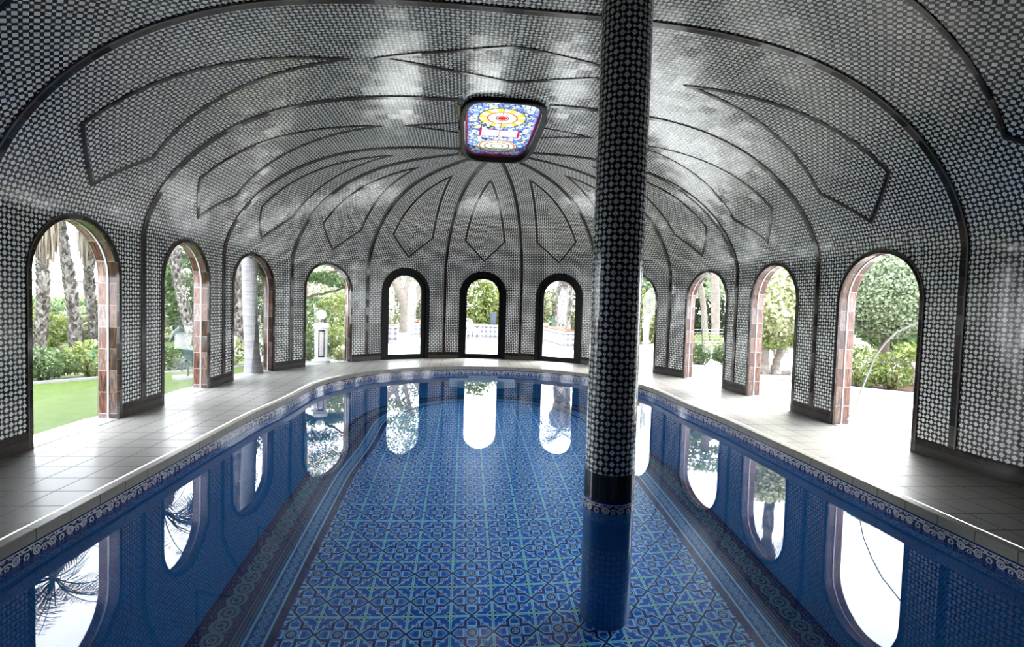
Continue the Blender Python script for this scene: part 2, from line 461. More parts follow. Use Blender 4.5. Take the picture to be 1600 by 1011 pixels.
def m_planter():
    g = G('planter_tile'); u, v = g.uv(); p = .19
    a, b = ((u/p).fr() - .5).abs(), ((v/p).fr() - .5).abs()
    o = a.mx(b).mx((a + b)*.72)
    col = g.mix(o < .44, (.05, .055, .085), (.27, .27, .265)); col = g.mix(o < .2, col, (.08, .085, .11)); col = g.mix(o < .12, col, (.27, .27, .265))
    M['planter_tile'] = g.bsdf(col, .3, .5)
    g = G('globe_glass'); nd = g.node('ShaderNodeBsdfPrincipled'); nd.inputs['Base Color'].default_value = (.9, .9, .88, 1); nd.inputs['Roughness'].default_value = .08
    nd.inputs['Transmission Weight'].default_value = .75; g.nt.links.new(nd.outputs[0], g.out.inputs[0]); M['globe'] = g.mat
m_planter()

# ------------------------------------------------------------------ the vault surface
W, ZT, Z0, EN, EM, YC = 4.77, 4.385, 2.3, 3.4, 1.6, 9.40
_z = np.concatenate([np.linspace(0, Z0, 60), Z0 + (ZT-Z0)*np.sin(np.linspace(0, PI/2, 5000))[1:]])
_r = W*np.maximum(0, 1 - np.where(_z > Z0, (np.abs(_z-Z0)/(ZT-Z0))**EM, 0))**(1/EN)
_s = np.concatenate([[0], np.cumsum(np.hypot(np.diff(_r), np.diff(_z)))])
STOT = float(_s[-1]); QA = YC; QB = YC + PI*W; Y0 = -2.6
def prof(s):
    s = min(max(s, 0), STOT); r = float(np.interp(s, _s, _r)); z = float(np.interp(s, _s, _z))
    e = .02; r1, r2 = np.interp([max(s-e, 0), min(s+e, STOT)], _s, _r); z1, z2 = np.interp([max(s-e, 0), min(s+e, STOT)], _s, _z)
    dr, dz = r2-r1, z2-z1; l = math.hypot(dr, dz)
    return r, z, -dz/l, dr/l            # inward normal (nr, nz)
def s_of_r(r): return float(np.interp(-r, -_r, _s))
def s_of_z(z): return float(np.interp(z, _z, _s))
def S(q, s, off=0):
    """station q along the wall, arc length s up the profile, off into the room"""
    r, z, nr, nz = prof(s); r += nr*off; z += nz*off
    if q <= QA:
        bend = max(0, min(1, (2.55 - z)/.3))*max(0, 4.66 - q)**2*.42 if q > 3.7 else (0.387*max(0, min(1, (2.55-z)/.3)) if q <= 3.7 else 0)
        return (-(r + bend), q, z)
    if q >= QB:
        y = YC - (q - QB)
        bend = max(0, min(1, (2.55 - z)/.3))*(max(0, 4.66 - max(y, 3.7))**2*.42)
        return (r + bend, y, z)
    th = PI - (q - QA)/W
    return (r*math.cos(th), YC + r*math.sin(th), z)
def q_ang(deg): return QA + math.radians(180 - deg)*W
def q_right(y): return QB + (YC - y)
RIBANG = [180 - 180/7*k for k in range(8)]
# skylight outline
SX, SY, SCY = .585, 1.45, 8.48
def sky_val(x, y, g=0): return (abs(x)/(SX+g))**5 + (abs(y-SCY)/(SY+g))**4
def sky_pt(t, g=0):
    c, s = math.cos(t), math.sin(t)
    k = (abs(c/(SX+g))**5 + abs(s/(SY+g))**4)
    lo, hi = 0, 3
    for _ in range(40):
        m = (lo+hi)/2
        if abs(m*c/(SX+g))**5 + abs(m*s/(SY+g))**4 < 1: lo = m
        else: hi = m
    return (lo*c, SCY + lo*s)
STOP = 2.62      # arc length where wall becomes ceiling
def uq(q, s):
    """tile coordinate along the wall: distance from the nearest rib in the apse"""
    if q <= QA: return q - QA
    if q >= QB: return QB - q
    r = prof(s)[0]
    th = (q - QA)/W; b = PI/7; k = round(th/b)
    return r*(th - k*b)

# openings: (station, half width, spring height)
HA = .63
angs = [180-11.7, 180-38.2, 180-64.1, 90, 64.1, 38.2, 11.7]
QL = [6.02, 8.22]
OPN = [(q, HA, 1.745) for q in QL] + [(q_ang(a), (.648 if 50 < a < 130 else HA), (1.785 if 50 < a < 130 else 1.745)) for a in angs] + [(q_right(y), HA, 1.745) for y in QL[::-1]]
def arch(c, a, zs, n=20, bottom=0):
    P = [(c-a, bottom), (c-a, zs*.5)] + [(c - a*math.cos(PI*k/n), zs + a*math.sin(PI*k/n)) for k in range(n+1)] + [(c+a, zs*.5), (c+a, bottom)]
    return P

# walls, split by side
def wall(name, qa, qb, label, off=0, mb=None):
    mb = mb or MB()
    cuts = [qa] + [x for (c, a, z) in OPN if qa < c < qb for x in (c-a, c+a)] + [qb]
    seams = [q_ang(x) for x in RIBANG] + [q_ang(180 - 180/14*(2*k+1)) for k in range(7)]
    for i in range(len(cuts)-1):
        a, b = cuts[i], cuts[i+1]; hole = i % 2 == 1
        if not hole:
            sub = [a] + [x for x in seams if a + 1e-4 < x < b - 1e-4] + [b]
            for a2, b2 in zip(sub, sub[1:]):
                n = max(1, int((b2-a2)/.15)); qs = np.linspace(a2, b2, n+1)
                ss = np.concatenate([np.linspace(0, 2.1, 8), np.linspace(2.2, STOP, 22)])
                eps = 1e-5
                P = [[S(q, s, off) for s in ss] for q in qs]
                U = [[(uq(min(max(q, a2+eps), b2-eps), s), s) for s in ss] for q in qs]
                mb.grid(P, U)
        else:
            c, hw, zs = [o for o in OPN if abs(o[0]-o[1]-a) < 1e-6][0]
            mids = [x for x in seams if a + 1e-4 < x < b - 1e-4]
            qs = sorted([c - hw*math.cos(PI*k/24) for k in range(25)])
            for k in range(24):
                q1, q2 = qs[k], qs[k+1]
                P, U = [], []
                for q in (q1, q2):
                    zb = zs + math.sqrt(max(0, hw*hw - (q-c)**2)); sb = s_of_z(zb)
                    row = [sb + (STOP-sb)*t/18 for t in range(19)]
                    P.append([S(q, s, off) for s in row]); qm = (q1+q2)/2
                    U.append([(uq(qm, s) + (q-qm), s) for s in row])
                mb.grid(P, U)
    if off: return mb
    return struct(mb.build(name, M['mosaic'], weld=1e-4), label, 'wall')
wall('wall_left', Y0, QA, 'left wall of black and white star mosaic with arched openings to the lawn')
wall('wall_far', QA, QB, 'curved far wall of black and white mosaic holding three black doors')
wall('wall_right', QB, QB + YC - Y0, 'right wall of black and white mosaic with arched openings to the gravel')

mb = MB()  # outer skin out of view, added so no light leaks through wall seams
for a_, b_ in ((Y0, QA), (QA, QB), (QB, QB + YC - Y0)): wall('', a_, b_, '', -.235, mb)
struct(mb.build('wall_outside', M['render_white'], weld=1e-4), 'plain pale outer face of the pool house wall, added unseen to block light leaks', 'wall')
def ceiling(name='ceiling', off=0, mat='mosaic', gap=.015, label='barrel vault and half dome lined with black and white star mosaic', cat='ceiling'):
    mb = MB(); H = .03
    ss = list(np.linspace(STOP, 6.9, 44)) + list(np.arange(6.93, STOT, .032)) + [STOT]
    ys = list(np.linspace(Y0, 6.9, 60)) + list(np.arange(6.93, YC, .04)) + [YC]
    for sg in (-1, 1):
        P = []; U = []
        for y in ys:
            q = y if sg < 0 else q_right(y)
            P.append([S(q, s, off) for s in ss]); U.append([(y - QA, s) for s in ss])
        mb.grid(P, U)
    for k in range(14):
        a0, a1 = QA + PI*W*k/14, QA + PI*W*(k+1)/14
        qs = np.linspace(a0, a1, 7)
        P = [[S(q, s, off) for s in ss] for q in qs]
        U = [[(uq(min(max(q, a0+1e-4), a1-1e-4), s), s) for s in ss] for q in qs]
        mb.grid(P, U)
    keep, uv = [], []; i = 0
    for f in mb.f:
        c = np.mean([mb.v[j] for j in f], axis=0); n = len(f)
        if not (c[2] > 4.2 and sky_val(c[0], c[1], gap) < 1):
            keep.append(f); uv.extend(mb.uv[i:i+n])
        i += n
    mb.f, mb.uv = keep, uv
    return struct(mb.build(name, M[mat], weld=1e-4), label, cat)
ceiling()
ceiling('roof', -.235, 'render_white', .06, 'plain pale outer shell of the vaulted roof, added unseen to block light leaks', 'roof')  # unseen shell added to keep sky light out of the vault seams

# ------------------------------------------------------------------ ribbons laid on the vault
def ribbon(mb, pts, nrm, w, h=.014, closed=False, base=-.012):
    pts = [Vector(p) for p in pts]; nrm = [Vector(n).normalized() for n in nrm]; n = len(pts); L = 0
    prev = None; first = None; acc = []
    for i in range(n):
        if closed: a, b = pts[i-1], pts[(i+1) % n]
        else: a, b = pts[max(i-1, 0)], pts[min(i+1, n-1)]
        d1 = (pts[i]-a).normalized() if (pts[i]-a).length > 1e-9 else (b-pts[i]).normalized()
        d2 = (b-pts[i]).normalized() if (b-pts[i]).length > 1e-9 else d1
        s1 = d1.cross(nrm[i]).normalized(); s2 = d2.cross(nrm[i]).normalized()
        sd = (s1+s2)
        sd = sd.normalized() if sd.length > 1e-4 else s1
        k = min(2.6, 1/max(.2, sd.dot(s1)))
        if i: L += (pts[i]-pts[i-1]).length
        o = sd*(w/2*k); N = nrm[i]
        acc.append(([pts[i]-o+N*base, pts[i]-o*.93+N*h, pts[i]+o*.93+N*h, pts[i]+o+N*base], L))
    if closed: acc.append((acc[0][0], L + (pts[0]-pts[-1]).length))
    mb.grid([a for a, _ in acc], [[(l, 0.0), (l, .1), (l, .9*1), (l, 1)] for _, l in acc])
def Nrm(q, s):
    a, b = Vector(S(q, s)), Vector(S(q, s, .05)); return (b-a).normalized()
TR = [0]
def trim(mb, mat, label):
    TR[0] += 1
    return struct(mb.build('trim_%d' % TR[0], mat, auto=40), label, 'trim')
def rib_side(q, smax, smin=.17):
    ss = list(np.linspace(smin, 2.2, 5)) + list(np.linspace(2.3, smax, int((smax-2.3)/.07)))
    return [S(q, s) for s in ss], [Nrm(q, s) for s in ss]
RW = .092
def apex(p1, n1, p2, n2): return p1 + p2[::-1][1:], n1 + n2[::-1][1:]
for y in (4.9, 2.36):
    a, an = rib_side(y, STOT); b, bn = rib_side(q_right(y), STOT)
    mb = MB(); p, n = apex(a, an, b, bn); ribbon(mb, p, n, RW)
    trim(mb, M['dark_tile'], 'dark glazed rib arching across the whole vault, the %s one' % ('widest, second from camera' if y < 4 else 'one in front of the first arched openings'))
# second cross rib stops at the skylight frame
for sg, nm in ((-1, 'left'), (1, 'right')):
    q = 7.13 if sg < 0 else q_right(7.13)
    smax = s_of_r(.60); p, n = rib_side(q, smax); mb = MB(); ribbon(mb, p, n, RW)
    trim(mb, M['dark_tile'], 'dark glazed rib from the %s wall up to the near corner of the skylight' % nm)
ORD = ['beside the third left opening', 'beside the fourth left opening', 'beside the left black door', 'between the left and middle doors', 'between the middle and right doors', 'just right of the right black door', 'beside the far right openings', 'beside the second right opening']
for k, a in enumerate(RIBANG):
    if k in (0, 7):
        q = 9.385 if k == 0 else q_right(9.385); smax = s_of_r(.64)
    else:
        q = q_ang(a); th = math.radians(a)
        lo, hi = 0, 2
        for _ in range(40):
            m_ = (lo+hi)/2
            if sky_val(m_*math.cos(th), YC + m_*math.sin(th), .06) < 1: lo = m_
            else: hi = m_
        smax = s_of_r(lo)
    p, n = rib_side(q, smax); mb = MB(); ribbon(mb, p, n, RW)
    trim(mb, M['dark_tile'], 'dark glazed rib climbing to the skylight, ' + ORD[k])
# leaf-shaped outlines
def leaf_straight(yc, right, tip=6.05, hw=.575):
    def seg(a, b, n): return [(a[0]+(b[0]-a[0])*t/n, a[1]+(b[1]-a[1])*t/n) for t in range(n)]
    c = [(0, 2.79), (hw, 3.355), (0, tip), (-hw, 3.355)]
    P = seg(c[0], c[1], 6) + seg(c[1], c[2], 26) + seg(c[2], c[3], 26) + seg(c[3], c[0], 6)
    q = [(yc+dy if not right else q_right(yc+dy), s) for dy, s in P]
    mb = MB(); ribbon(mb, [S(a, b) for a, b in q], [Nrm(a, b) for a, b in q], .052, .010, True); return mb
def leaf_apse(ang):
    P = []
    b = math.radians(180/14)
    smx = s_of_r(2.02)
    up = np.linspace(3.345, smx, 24)
    c7 = math.radians(7.0)
    for t in range(6): P.append((c7*t/6, 2.745 + (3.345-2.745)*t/6))
    side = []
    for s in up:
        r = prof(s)[0]; d = max(0, b - .447/r); side.append((min(d, c7), s))
    P += side[:-1] + [(0, smx)] + [(-d, s) for d, s in side[:-1][::-1]] + [(-c7*t/6, 2.745 + (3.345-2.745)*t/6) for t in range(5, 0, -1)]
    q0 = q_ang(ang)
    q = [(q0 + d*W, s) for d, s in P]
    mb = MB(); ribbon(mb, [S(a, s) for a, s in q], [Nrm(a, s) for a, s in q], .050, .010, True); return mb
for yc, nm in ((6.03, 'first'), (8.26, 'second'), (3.62, 'nearest')):
    for rt in (0, 1):
        trim(leaf_straight(yc, rt, 6.05 if not rt else 5.85), M['thin_tile'], 'thin dark leaf-shaped outline on the vault above the %s %s opening' % (nm, 'right' if rt else 'left'))
NM = ['third left opening', 'fourth left opening', 'left black door', 'middle black door', 'right black door', 'fourth right opening', 'third right opening']
for k in range(7):
    trim(leaf_apse(180 - 180/14*(2*k+1)), M['thin_tile'], 'thin dark leaf-shaped outline on the dome above the ' + NM[k])
def rhomb(yc, xt, hw, clip=None, side=0):
    mb = MB()
    def P(x, y):
        q = y if x < 0 else q_right(y); s = s_of_r(abs(x)); return S(q, s), Nrm(q, s)
    def w(x): return hw*max(0, min(1 - abs(x)/xt, .96 - .0*abs(x)))
    if clip is None:
        xs = np.linspace(-xt, xt, 40); pts = [(x, yc + w(x)) for x in xs] + [(x, yc - w(x)) for x in xs[::-1][1:-1]]
        q = [P(*p) for p in pts]; ribbon(mb, [a for a, _ in q], [b for _, b in q], .05, .010, True)
    else:
        xs = np.linspace(clip, xt, 16)
        pts = [(side*x, yc + w(x)) for x in xs] + [(side*x, yc - w(x)) for x in xs[::-1][1:]]
        q = [P(*p) for p in pts]; ribbon(mb, [a for a, _ in q], [b for _, b in q], .045, .010, False)
    return mb
trim(rhomb(6.02, 1.57, .45), M['thin_tile'], 'thin dark diamond outline on the vault crown before the skylight')
trim(rhomb(3.62, 1.57, .45), M['thin_tile'], 'thin dark diamond outline on the vault crown nearest the camera')
trim(rhomb(8.27, 1.49, .43, .63, -1), M['thin_tile'], 'thin dark pointed outline left of the skylight')
trim(rhomb(8.27, 1.49, .43, .63, 1), M['thin_tile'], 'thin dark pointed outline right of the skylight')

# baseboards: runs of dark tile between the openings
def baseboard(name, qa, qb, label):
    mb = MB()
    cuts = [qa] + [x for (c, a, z) in OPN if qa < c < qb for x in (c-a, c+a)] + [qb]
    for i in range(0, len(cuts)-1, 2):
        a, b = cuts[i], cuts[i+1]; n = max(1, int((b-a)/.12)); qs = np.linspace(a, b, n+1)
        cs = [(0, .014), (.168, .014), (.178, .008), (.178, -.02)]
        P = [[(S(q, h, o)) for h, o in cs] for q in qs]; U = [[(q, .2+h) for h, o in cs] for q in qs]
        mb.grid(P, U)
    return struct(mb.build(name, M['base_tile'], auto=40), label, 'baseboard')
baseboard('baseboard_left', Y0, QA, 'dark glazed tile skirting along the left wall')
baseboard('baseboard_far', QA, QB, 'dark glazed tile skirting along the curved far wall')
baseboard('baseboard_right', QB, QB+YC-Y0, 'dark glazed tile skirting along the right wall')

# ------------------------------------------------------------------ openings
def band(mb, c, o, i, f, b, zo=0, zi=0, n=24):
    """solid arched frame between an outer and an inner arch (half width, spring), front and back offsets"""
    A = arch(c, o[0], o[1], n, zo); B = arch(c, i[0], i[1], n, zi)
    A = [(q, max(z, 0)) for q, z in A]
    L = [0]
    for k in range(1, len(A)): L.append(L[-1] + math.hypot(A[k][0]-A[k-1][0], A[k][1]-A[k-1][1]))
    P, U = [], []
    wd = o[0]-i[0]
    for k in range(len(A)):
        def T(p, off): x, y, z = S(p[0], s_of_z(min(p[1], 2.35)), off); return (x, y, p[1])
        pts = [T(A[k], b), T(A[k], f), T(B[k], f), T(B[k], b), T(A[k], b)]
        P.append(pts); d = f-b; U.append([(L[k], 0), (L[k], d), (L[k], d+wd), (L[k], 2*d+wd), (L[k], 2*d+2*wd)])
    mb.grid(P, U)
def disc(mb, c, a, zs, off, z0=0, n=24):
    A = arch(c, a, zs, n, z0); h = len(A)//2
    P, U = [], []
    for k in range(h+1):
        l, r = A[k], A[len(A)-1-k]
        row, u = [], []
        for t in range(9):
            q = l[0] + (r[0]-l[0])*t/8; x, y, _ = S(q, .5, off); row.append((x, y, l[1])); u.append((q, l[1]))
        P.append(row); U.append(u)
    mb.grid(P, U)
WN = [0]; DN = [0]
wl = {2: 'nearest arched opening in the left wall, lawn and palm trunks beyond', 3: 'second arched opening from the left, horse statue beyond', 4: 'third arched opening from the left, grey palm trunk beyond', 5: 'fourth arched opening from the left, lamp pillar beyond',
      9: 'arched opening half hidden behind the mosaic column', 10: 'arched opening right of the column, shrubs and pale trunks beyond', 11: 'arched opening with the variegated tree beyond', 12: 'nearest arched opening in the right wall, clipped round tree beyond'}
dl = {6: 'left of the three black arched doors, big pale tree beyond', 7: 'middle black arched door, white chair and planter beyond', 8: 'right black arched door, shaggy palm trunk beyond'}
for k, (c, a, zs) in enumerate(OPN, 2):
    base = Vector(S(c, 0)); base.z = 0
    door = k in dl
    if door:
        DN[0] += 1; t = thing('door_%d' % DN[0], dl[k], 'door', base, 'black arched garden doors', 'structure')
    else:
        WN[0] += 1; t = thing('window_%d' % WN[0], wl[k], 'window', base, 'arched glazed openings', 'structure')
    A = arch(c, a, zs, 24)
    L = [0]
    for i in range(1, len(A)): L.append(L[-1] + math.hypot(A[i][0]-A[i-1][0], A[i][1]-A[i-1][1]))
    TH = -.23
    if not door:
        mb = MB(); P, U = [], []
        def T(p, off): x, y, z = S(p[0], s_of_z(min(p[1], 2.2)), off); return (x, y, p[1])
        for i, p in enumerate(A):
            lo = S(p[0], s_of_z(p[1]), .0)
            P.append([lo, T(p, -.115), T(p, TH)]); U.append([(L[i], 0), (L[i], .115), (L[i], .23)])
        mb.grid(P, U); mb.build('reveal', M['reveal_tile'], t, auto=40)
        mb = MB()
        pts = [S(q, s_of_z(z)) for q, z in arch(c, a+.026, zs, 30)]; nr = [Nrm(q, s_of_z(z)) for q, z in arch(c, a+.026, zs, 30)]
        ribbon(mb, pts, nr, .06, .016); mb.build('border_trim', M['dark_tile'], t, auto=40)
        mb = MB(); disc(mb, c, a-.002, zs, -.115); pane = mb.build('pane', M['pane_glass'], t)
        mb = MB(); band(mb, c, (a, zs), (a-.008, zs), -.105, -.125); mb.build('sealant', M['sealant'], pane, auto=40)
        mb = MB(); P, U = [], []
        for q in np.linspace(c-a, c+a, 9):
            row = [S(q, 0, .0), S(q, 0, -.12), S(q, 0, -.36), S(q, 0, -.36)]; hs = (.004, .012, .008, -.08)
            P.append([(x, y, h) for (x, y, _), h in zip(row, hs)]); U.append([(q, 0)]*4)
        mb.grid(P, U); mb.build('sill', M['marble'], t, auto=30)
    else:
        mb = MB(); band(mb, c, (a+.012, zs), (a-.085, zs), .03, -.16); fr = mb.build('frame', M['black_frame'], t, auto=40)
        mb = MB(); band(mb, c, (a-.085, zs), (a-.20, zs), -.02, -.09, 0, .10)
        band_q = np.linspace(c-a+.085, c+a-.085, 9)
        P = []
        for q in band_q:
            P.append([S(q, .02, -.02), S(q, .125, -.02), S(q, .125, -.09), S(q, .02, -.09)])
        mb.grid(P, [[(0, 0)]*4]*9); leaf = mb.build('door_leaf', M['black_frame'], t, auto=40)
        mb = MB(); disc(mb, c, a-.20, zs, -.055, .11); mb.build('pane', M['pane_glass'], leaf)
        mb = MB()
        qh = c - a + .14
        p0, p1 = Vector(S(qh, 1.32, -.02)), Vector(S(qh, 1.32, .045)); p2 = Vector(S(qh+.14, 1.32, .045))
        mb.tube([p0, p1], .014, 10); mb.tube([p1, p2], .011, 10)
        mb.build('handle', M['black_frame'], leaf, auto=40)
        mb = MB(); P = []
        for q in np.linspace(c-a-.012, c+a+.012, 7): P.append([(S(q, 0, .03)[0], S(q, 0, .03)[1], h) if o == 0 else (S(q, 0, -.3)[0], S(q, 0, -.3)[1], h) for o, h in ((0, -.02), (0, .022), (1, .022))])
        mb.grid(P, [[(0, 0)]*3]*7); mb.build('threshold', M['black_frame'], t, auto=30)
    if k == 12:
        # mended crack running across this pane
        mb = MB()
        ctrl = [(-.50, .10), (-.44, .20), (-.33, .45), (-.24, .66), (-.10, 1.02), (.05, 1.22), (.22, 1.38), (.42, 1.47), (.625, 1.56)]
        pts = []
        for i in range(len(ctrl)-1):
            for t_ in range(5):
                f = t_/5; pts.append((ctrl[i][0]*(1-f)+ctrl[i+1][0]*f, ctrl[i][1]*(1-f)+ctrl[i+1][1]*f))
        pts.append(ctrl[-1])
        mb.tube([S(c + x, z, -.10) for x, z in pts], .0085, 6); cr = mb.build('sealed_crack', M['sealant'], pane); cr['label'] = 'white sealed crack across the pane'

# skylight
sk = thing('window_%d' % (WN[0]+1), 'stained glass skylight at the crown of the dome', 'skylight', (0, SCY, 4.38), None, 'structure')
def loop(g, z, n=96): return [(*sky_pt(2*PI*k/n + .001, g), z) for k in range(n+1)]
mb = MB(); rows = [loop(.075, 4.42), loop(.075, 4.335), loop(.06, 4.325), loop(.012, 4.325), loop(0, 4.335), loop(0, 4.50)]
mb.grid([[r[k] for r in rows] for k in range(97)], [[(k*.05, i*.05) for i in range(6)] for k in range(97)]); skf = mb.build('frame', M['bronze_frame'], sk, auto=40)
mb = MB(); rows = [loop(-.002, 4.43), loop(-.035, 4.43), loop(-.035, 4.47)]
mb.grid([[r[k] for r in rows] for k in range(97)], [[(0, 0)]*3]*97); mb.build('glazing_bead', plain('red_bead', (.20, .012, .03), .3), skf, auto=40)
mb = MB(); c0 = mb.vert((0, SCY, 4.455)); n = 96; ids = [mb.vert(p) for p in loop(-.01, 4.455, n)[:-1]]
for k in range(n):
    j = (k+1) % n; uvp = [(mb.v[i][0], mb.v[i][1]-SCY) for i in (c0, ids[k], ids[j])]; mb.face((c0, ids[k], ids[j]), uvp)
mb.build('stained_glass', M['stained'], sk, False)
mb = MB()
for y0, y1, w_ in ((7.25, 7.75, .028), (8.25, 9.05, .016), (9.5, 9.85, .022)):
    pts = []
    for i in range(14):
        y = y0 + (y1-y0)*i/13; x, _ = -(SX+.085), 0
        pts.append((x - .006*random.random(), y, 4.355))
    mb.tube(pts, [w_*(.4+.9*random.random()) for _ in pts], 7)
ff = mb.build('foam_patch', M['plaster'], skf); ff['label'] = 'yellowed foam filler beside the frame'

# back wall behind the camera
mb = MB()
xs = np.linspace(-W, W, 41)
def zc(x): return float(np.interp(-abs(x), -_r[::-1][::-1], _z)) if abs(x) < W-.01 else Z0
for i in range(40):
    x0, x1 = xs[i], xs[i+1]
    def top(x): return prof(s_of_r(min(abs(x), W-.02)))[1]
    for (x, xx) in ((x0, x1),):
        b0 = 0
        mb.quadp([(x, Y0, b0), (xx, Y0, b0), (xx, Y0, top(xx)+.02), (x, Y0, top(x)+.02)], [(x, b0), (xx, b0), (xx, top(xx)), (x, top(x))])
for sx in (-1, 1):
    mb.quadp([(sx*W, Y0, 0), (sx*(W+.45), Y0, 0), (sx*(W+.45), Y0, 2.6), (sx*W, Y0, 2.6)], [(0, 0)]*4)
struct(mb.build('wall_back', M['mosaic'], None, False), 'mosaic end wall behind the camera', 'wall')

# ------------------------------------------------------------------ deck, coping, pool
PX, PR, PCY, PY0 = 3.31, 3.215, 9.20, 1.2
def edge(q):
    """pool edge for q running 0..1 left straight, 1..2 arc, 2..3 right straight (from near to far to near)"""
    if q <= 1:
        y = PY0 + (PCY-PY0)*q; t = min(1, max(0, (y-6.9)/1.5)); x = PX - (PX-PR)*(t*t*(3-2*t)); return (-x, y)
    if q <= 2:
        th = PI*(2-q); return (PR*math.cos(th), PCY + PR*math.sin(th))
    x, y = edge(3-q); return (-x, y)
QS = list(np.linspace(0, 1, 41)) + list(np.linspace(1, 2, 73))[1:] + list(np.linspace(2, 3, 41))[1:]
EP = [edge(q) for q in QS]
NI = []
for i in range(len(EP)):
    a, b = EP[max(i-1, 0)], EP[min(i+1, len(EP)-1)]; d = Vector((b[0]-a[0], b[1]-a[1])).normalized(); NI.append((d.y, -d.x))   # into the pool
EL = [0]
for i in range(1, len(EP)): EL.append(EL[-1] + math.dist(EP[i], EP[i-1]))
def inset(i, d): return (EP[i][0]+NI[i][0]*d, EP[i][1]+NI[i][1]*d)
ZW, ZF = -.185, -2.135
mb = MB(); RO = 5.12
outer = []
for q in QS:
    if q <= 1: outer.append((-RO, PY0 + (YC-PY0)*q))
    elif q <= 2: th = PI*(2-q); outer.append((RO*math.cos(th), YC + RO*math.sin(th)))
    else: outer.append((RO, PY0 + (YC-PY0)*(3-q)))
P = []
for i in range(len(QS)):
    a = inset(i, -.097); o = outer[i]
    P.append([(a[0]+(o[0]-a[0])*t/3, a[1]+(o[1]-a[1])*t/3, 0) for t in range(4)])
mb.grid(P, [[(0, 0)]*4]*len(P))
mb.quadp([(-RO, Y0, 0), (RO, Y0, 0), (RO, PY0-.09, 0), (-RO, PY0-.09, 0)])
for sx in (-1, 1): mb.quadp([(sx*PX+sx*.09, PY0-.09, 0), (sx*RO, PY0-.09, 0), (sx*RO, PY0, 0), (sx*PX+sx*.09, PY0, 0)][::sx])
struct(mb.build('floor', M['deck'], None, False), 'pale square stone tile deck around the pool', 'floor')

def sweep(name, cs, mat, label, cat, vs=None, closed_near=True):
    mb = MB(); P, U = [], []
    path = list(range(len(EP)))
    for i in path:
        P.append([(*inset(i, d), z) for d, z in cs])
        v = [0]
        for k in range(1, len(cs)): v.append(v[-1] + math.dist(cs[k], cs[k-1]))
        if vs: v = [vs(z) for d, z in cs]
        U.append([(EL[i], x) for x in v])
    mb.grid(P, U)
    n = 24; xs = np.linspace(-PX, PX, n)           # straight near end
    P, U = [], []
    for x in xs[::-1]:
        P.append([(max(-PX-d*-1 if False else x*(PX-d)/PX, -9), PY0 + d, z) for d, z in cs]); U.append([(x, w) for w in (v)])
    mb.grid(P, U)
    return struct(mb.build(name, mat, None, True, 35), label, cat)
TR[0] += 1
sweep('trim_%d' % TR[0], [(-.09, -.03), (-.0835, -.03), (-.0835, .003), (-.003, .003), (.001, -.001), (.001, -.078), (-.02, -.078)], M['coping'], 'bull-nosed stone coping round the pool edge', 'trim')
TR[0] += 1
sweep('trim_%d' % TR[0], [(-.02, -.07), (-.02, -.185), (-.02, -.30)], M['band'], 'navy and white scroll tile band at the waterline', 'trim', lambda z: z - ZW)
def ins(z):      # how far the pool side leans in
    t = min(1, max(0, (-.5 - z)/(-.5 - ZF))); return -.02 + .70*t**1.15
zz = [-.29, -.5] + [(-.5 + (ZF+.5)*k/14) for k in range(1, 15)]
mb = MB(); P, U = [], []
for i in range(len(EP)):
    P.append([(*inset(i, ins(z)), z) for z in zz]); U.append([(EL[i], z) for z in zz])
mb.grid(P, U)
P, U = [], []
for x in np.linspace(PX, -PX, 24): P.append([(x*(PX-ins(z))/PX, PY0+ins(z), z) for z in zz]); U.append([(x, z) for z in zz])
mb.grid(P, U)
struct(mb.build('pool_wall', M['blue'], None, True, 35), 'small blue mosaic sides of the pool under water', 'pool wall')
IN0, IN1 = .68, 1.345
mb = MB(); P, U = [], []
for i in range(len(EP)):
    P.append([(*inset(i, IN0+(IN1-IN0)*t/4), ZF) for t in range(5)]); U.append([(EL[i], .67*t/4) for t in range(5)])
mb.grid(P, U)
TR[0] += 1
struct(mb.build('trim_%d' % TR[0], M['pool_border'], None, False), 'patterned blue border tiles round the pool floor', 'trim')
mb = MB(); n = len(EP); P = []
for i in range((n+1)//2):
    l, r = inset(i, IN1), inset(n-1-i, IN1); P.append([(l[0]+(r[0]-l[0])*t/12, l[1]+(r[1]-l[1])*t/12, ZF) for t in range(13)])
mb.grid(P, [[(0, 0)]*13]*len(P))
struct(mb.build('pool_floor', M['pool_floor'], None, False), 'blue ornamental tile pool floor with repeating cross pattern', 'pool floor')
mb = MB(); P = []
for i in range((n+1)//2):
    l, r = inset(i, -.02), inset(n-1-i, -.02); P.append([(l[0]+(r[0]-l[0])*t/4, l[1]+(r[1]-l[1])*t/4, ZW) for t in range(5)])
mb.grid(P, [[(0, 0)]*5]*len(P))
struct(mb.build('water', M['water'], None, True), 'still clear pool water mirroring the arches', 'water')
for nm, x0, x1, y0, zt, lab in (('pool_step', -.37, .33, 12.08, ZW-.33, 'tall middle underwater step below the middle door'), ('pool_step', -.82, -.375, 11.93, ZW-.56, 'lower underwater step left of the middle step'), ('pool_step', .335, .74, 11.93, ZW-.56, 'lower underwater step right of the middle step')):
    mb = MB(); mb.box(((x0+x1)/2, (y0+12.42)/2, (zt+ZF)/2), ((x1-x0)/2, (12.42-y0)/2, (zt-ZF)/2)); o = mb.build(nm, plain('step_tile', (.50, .72, .95), .3, .4), None, False)
    tag(o, lab, 'step', 'underwater steps', 'structure')

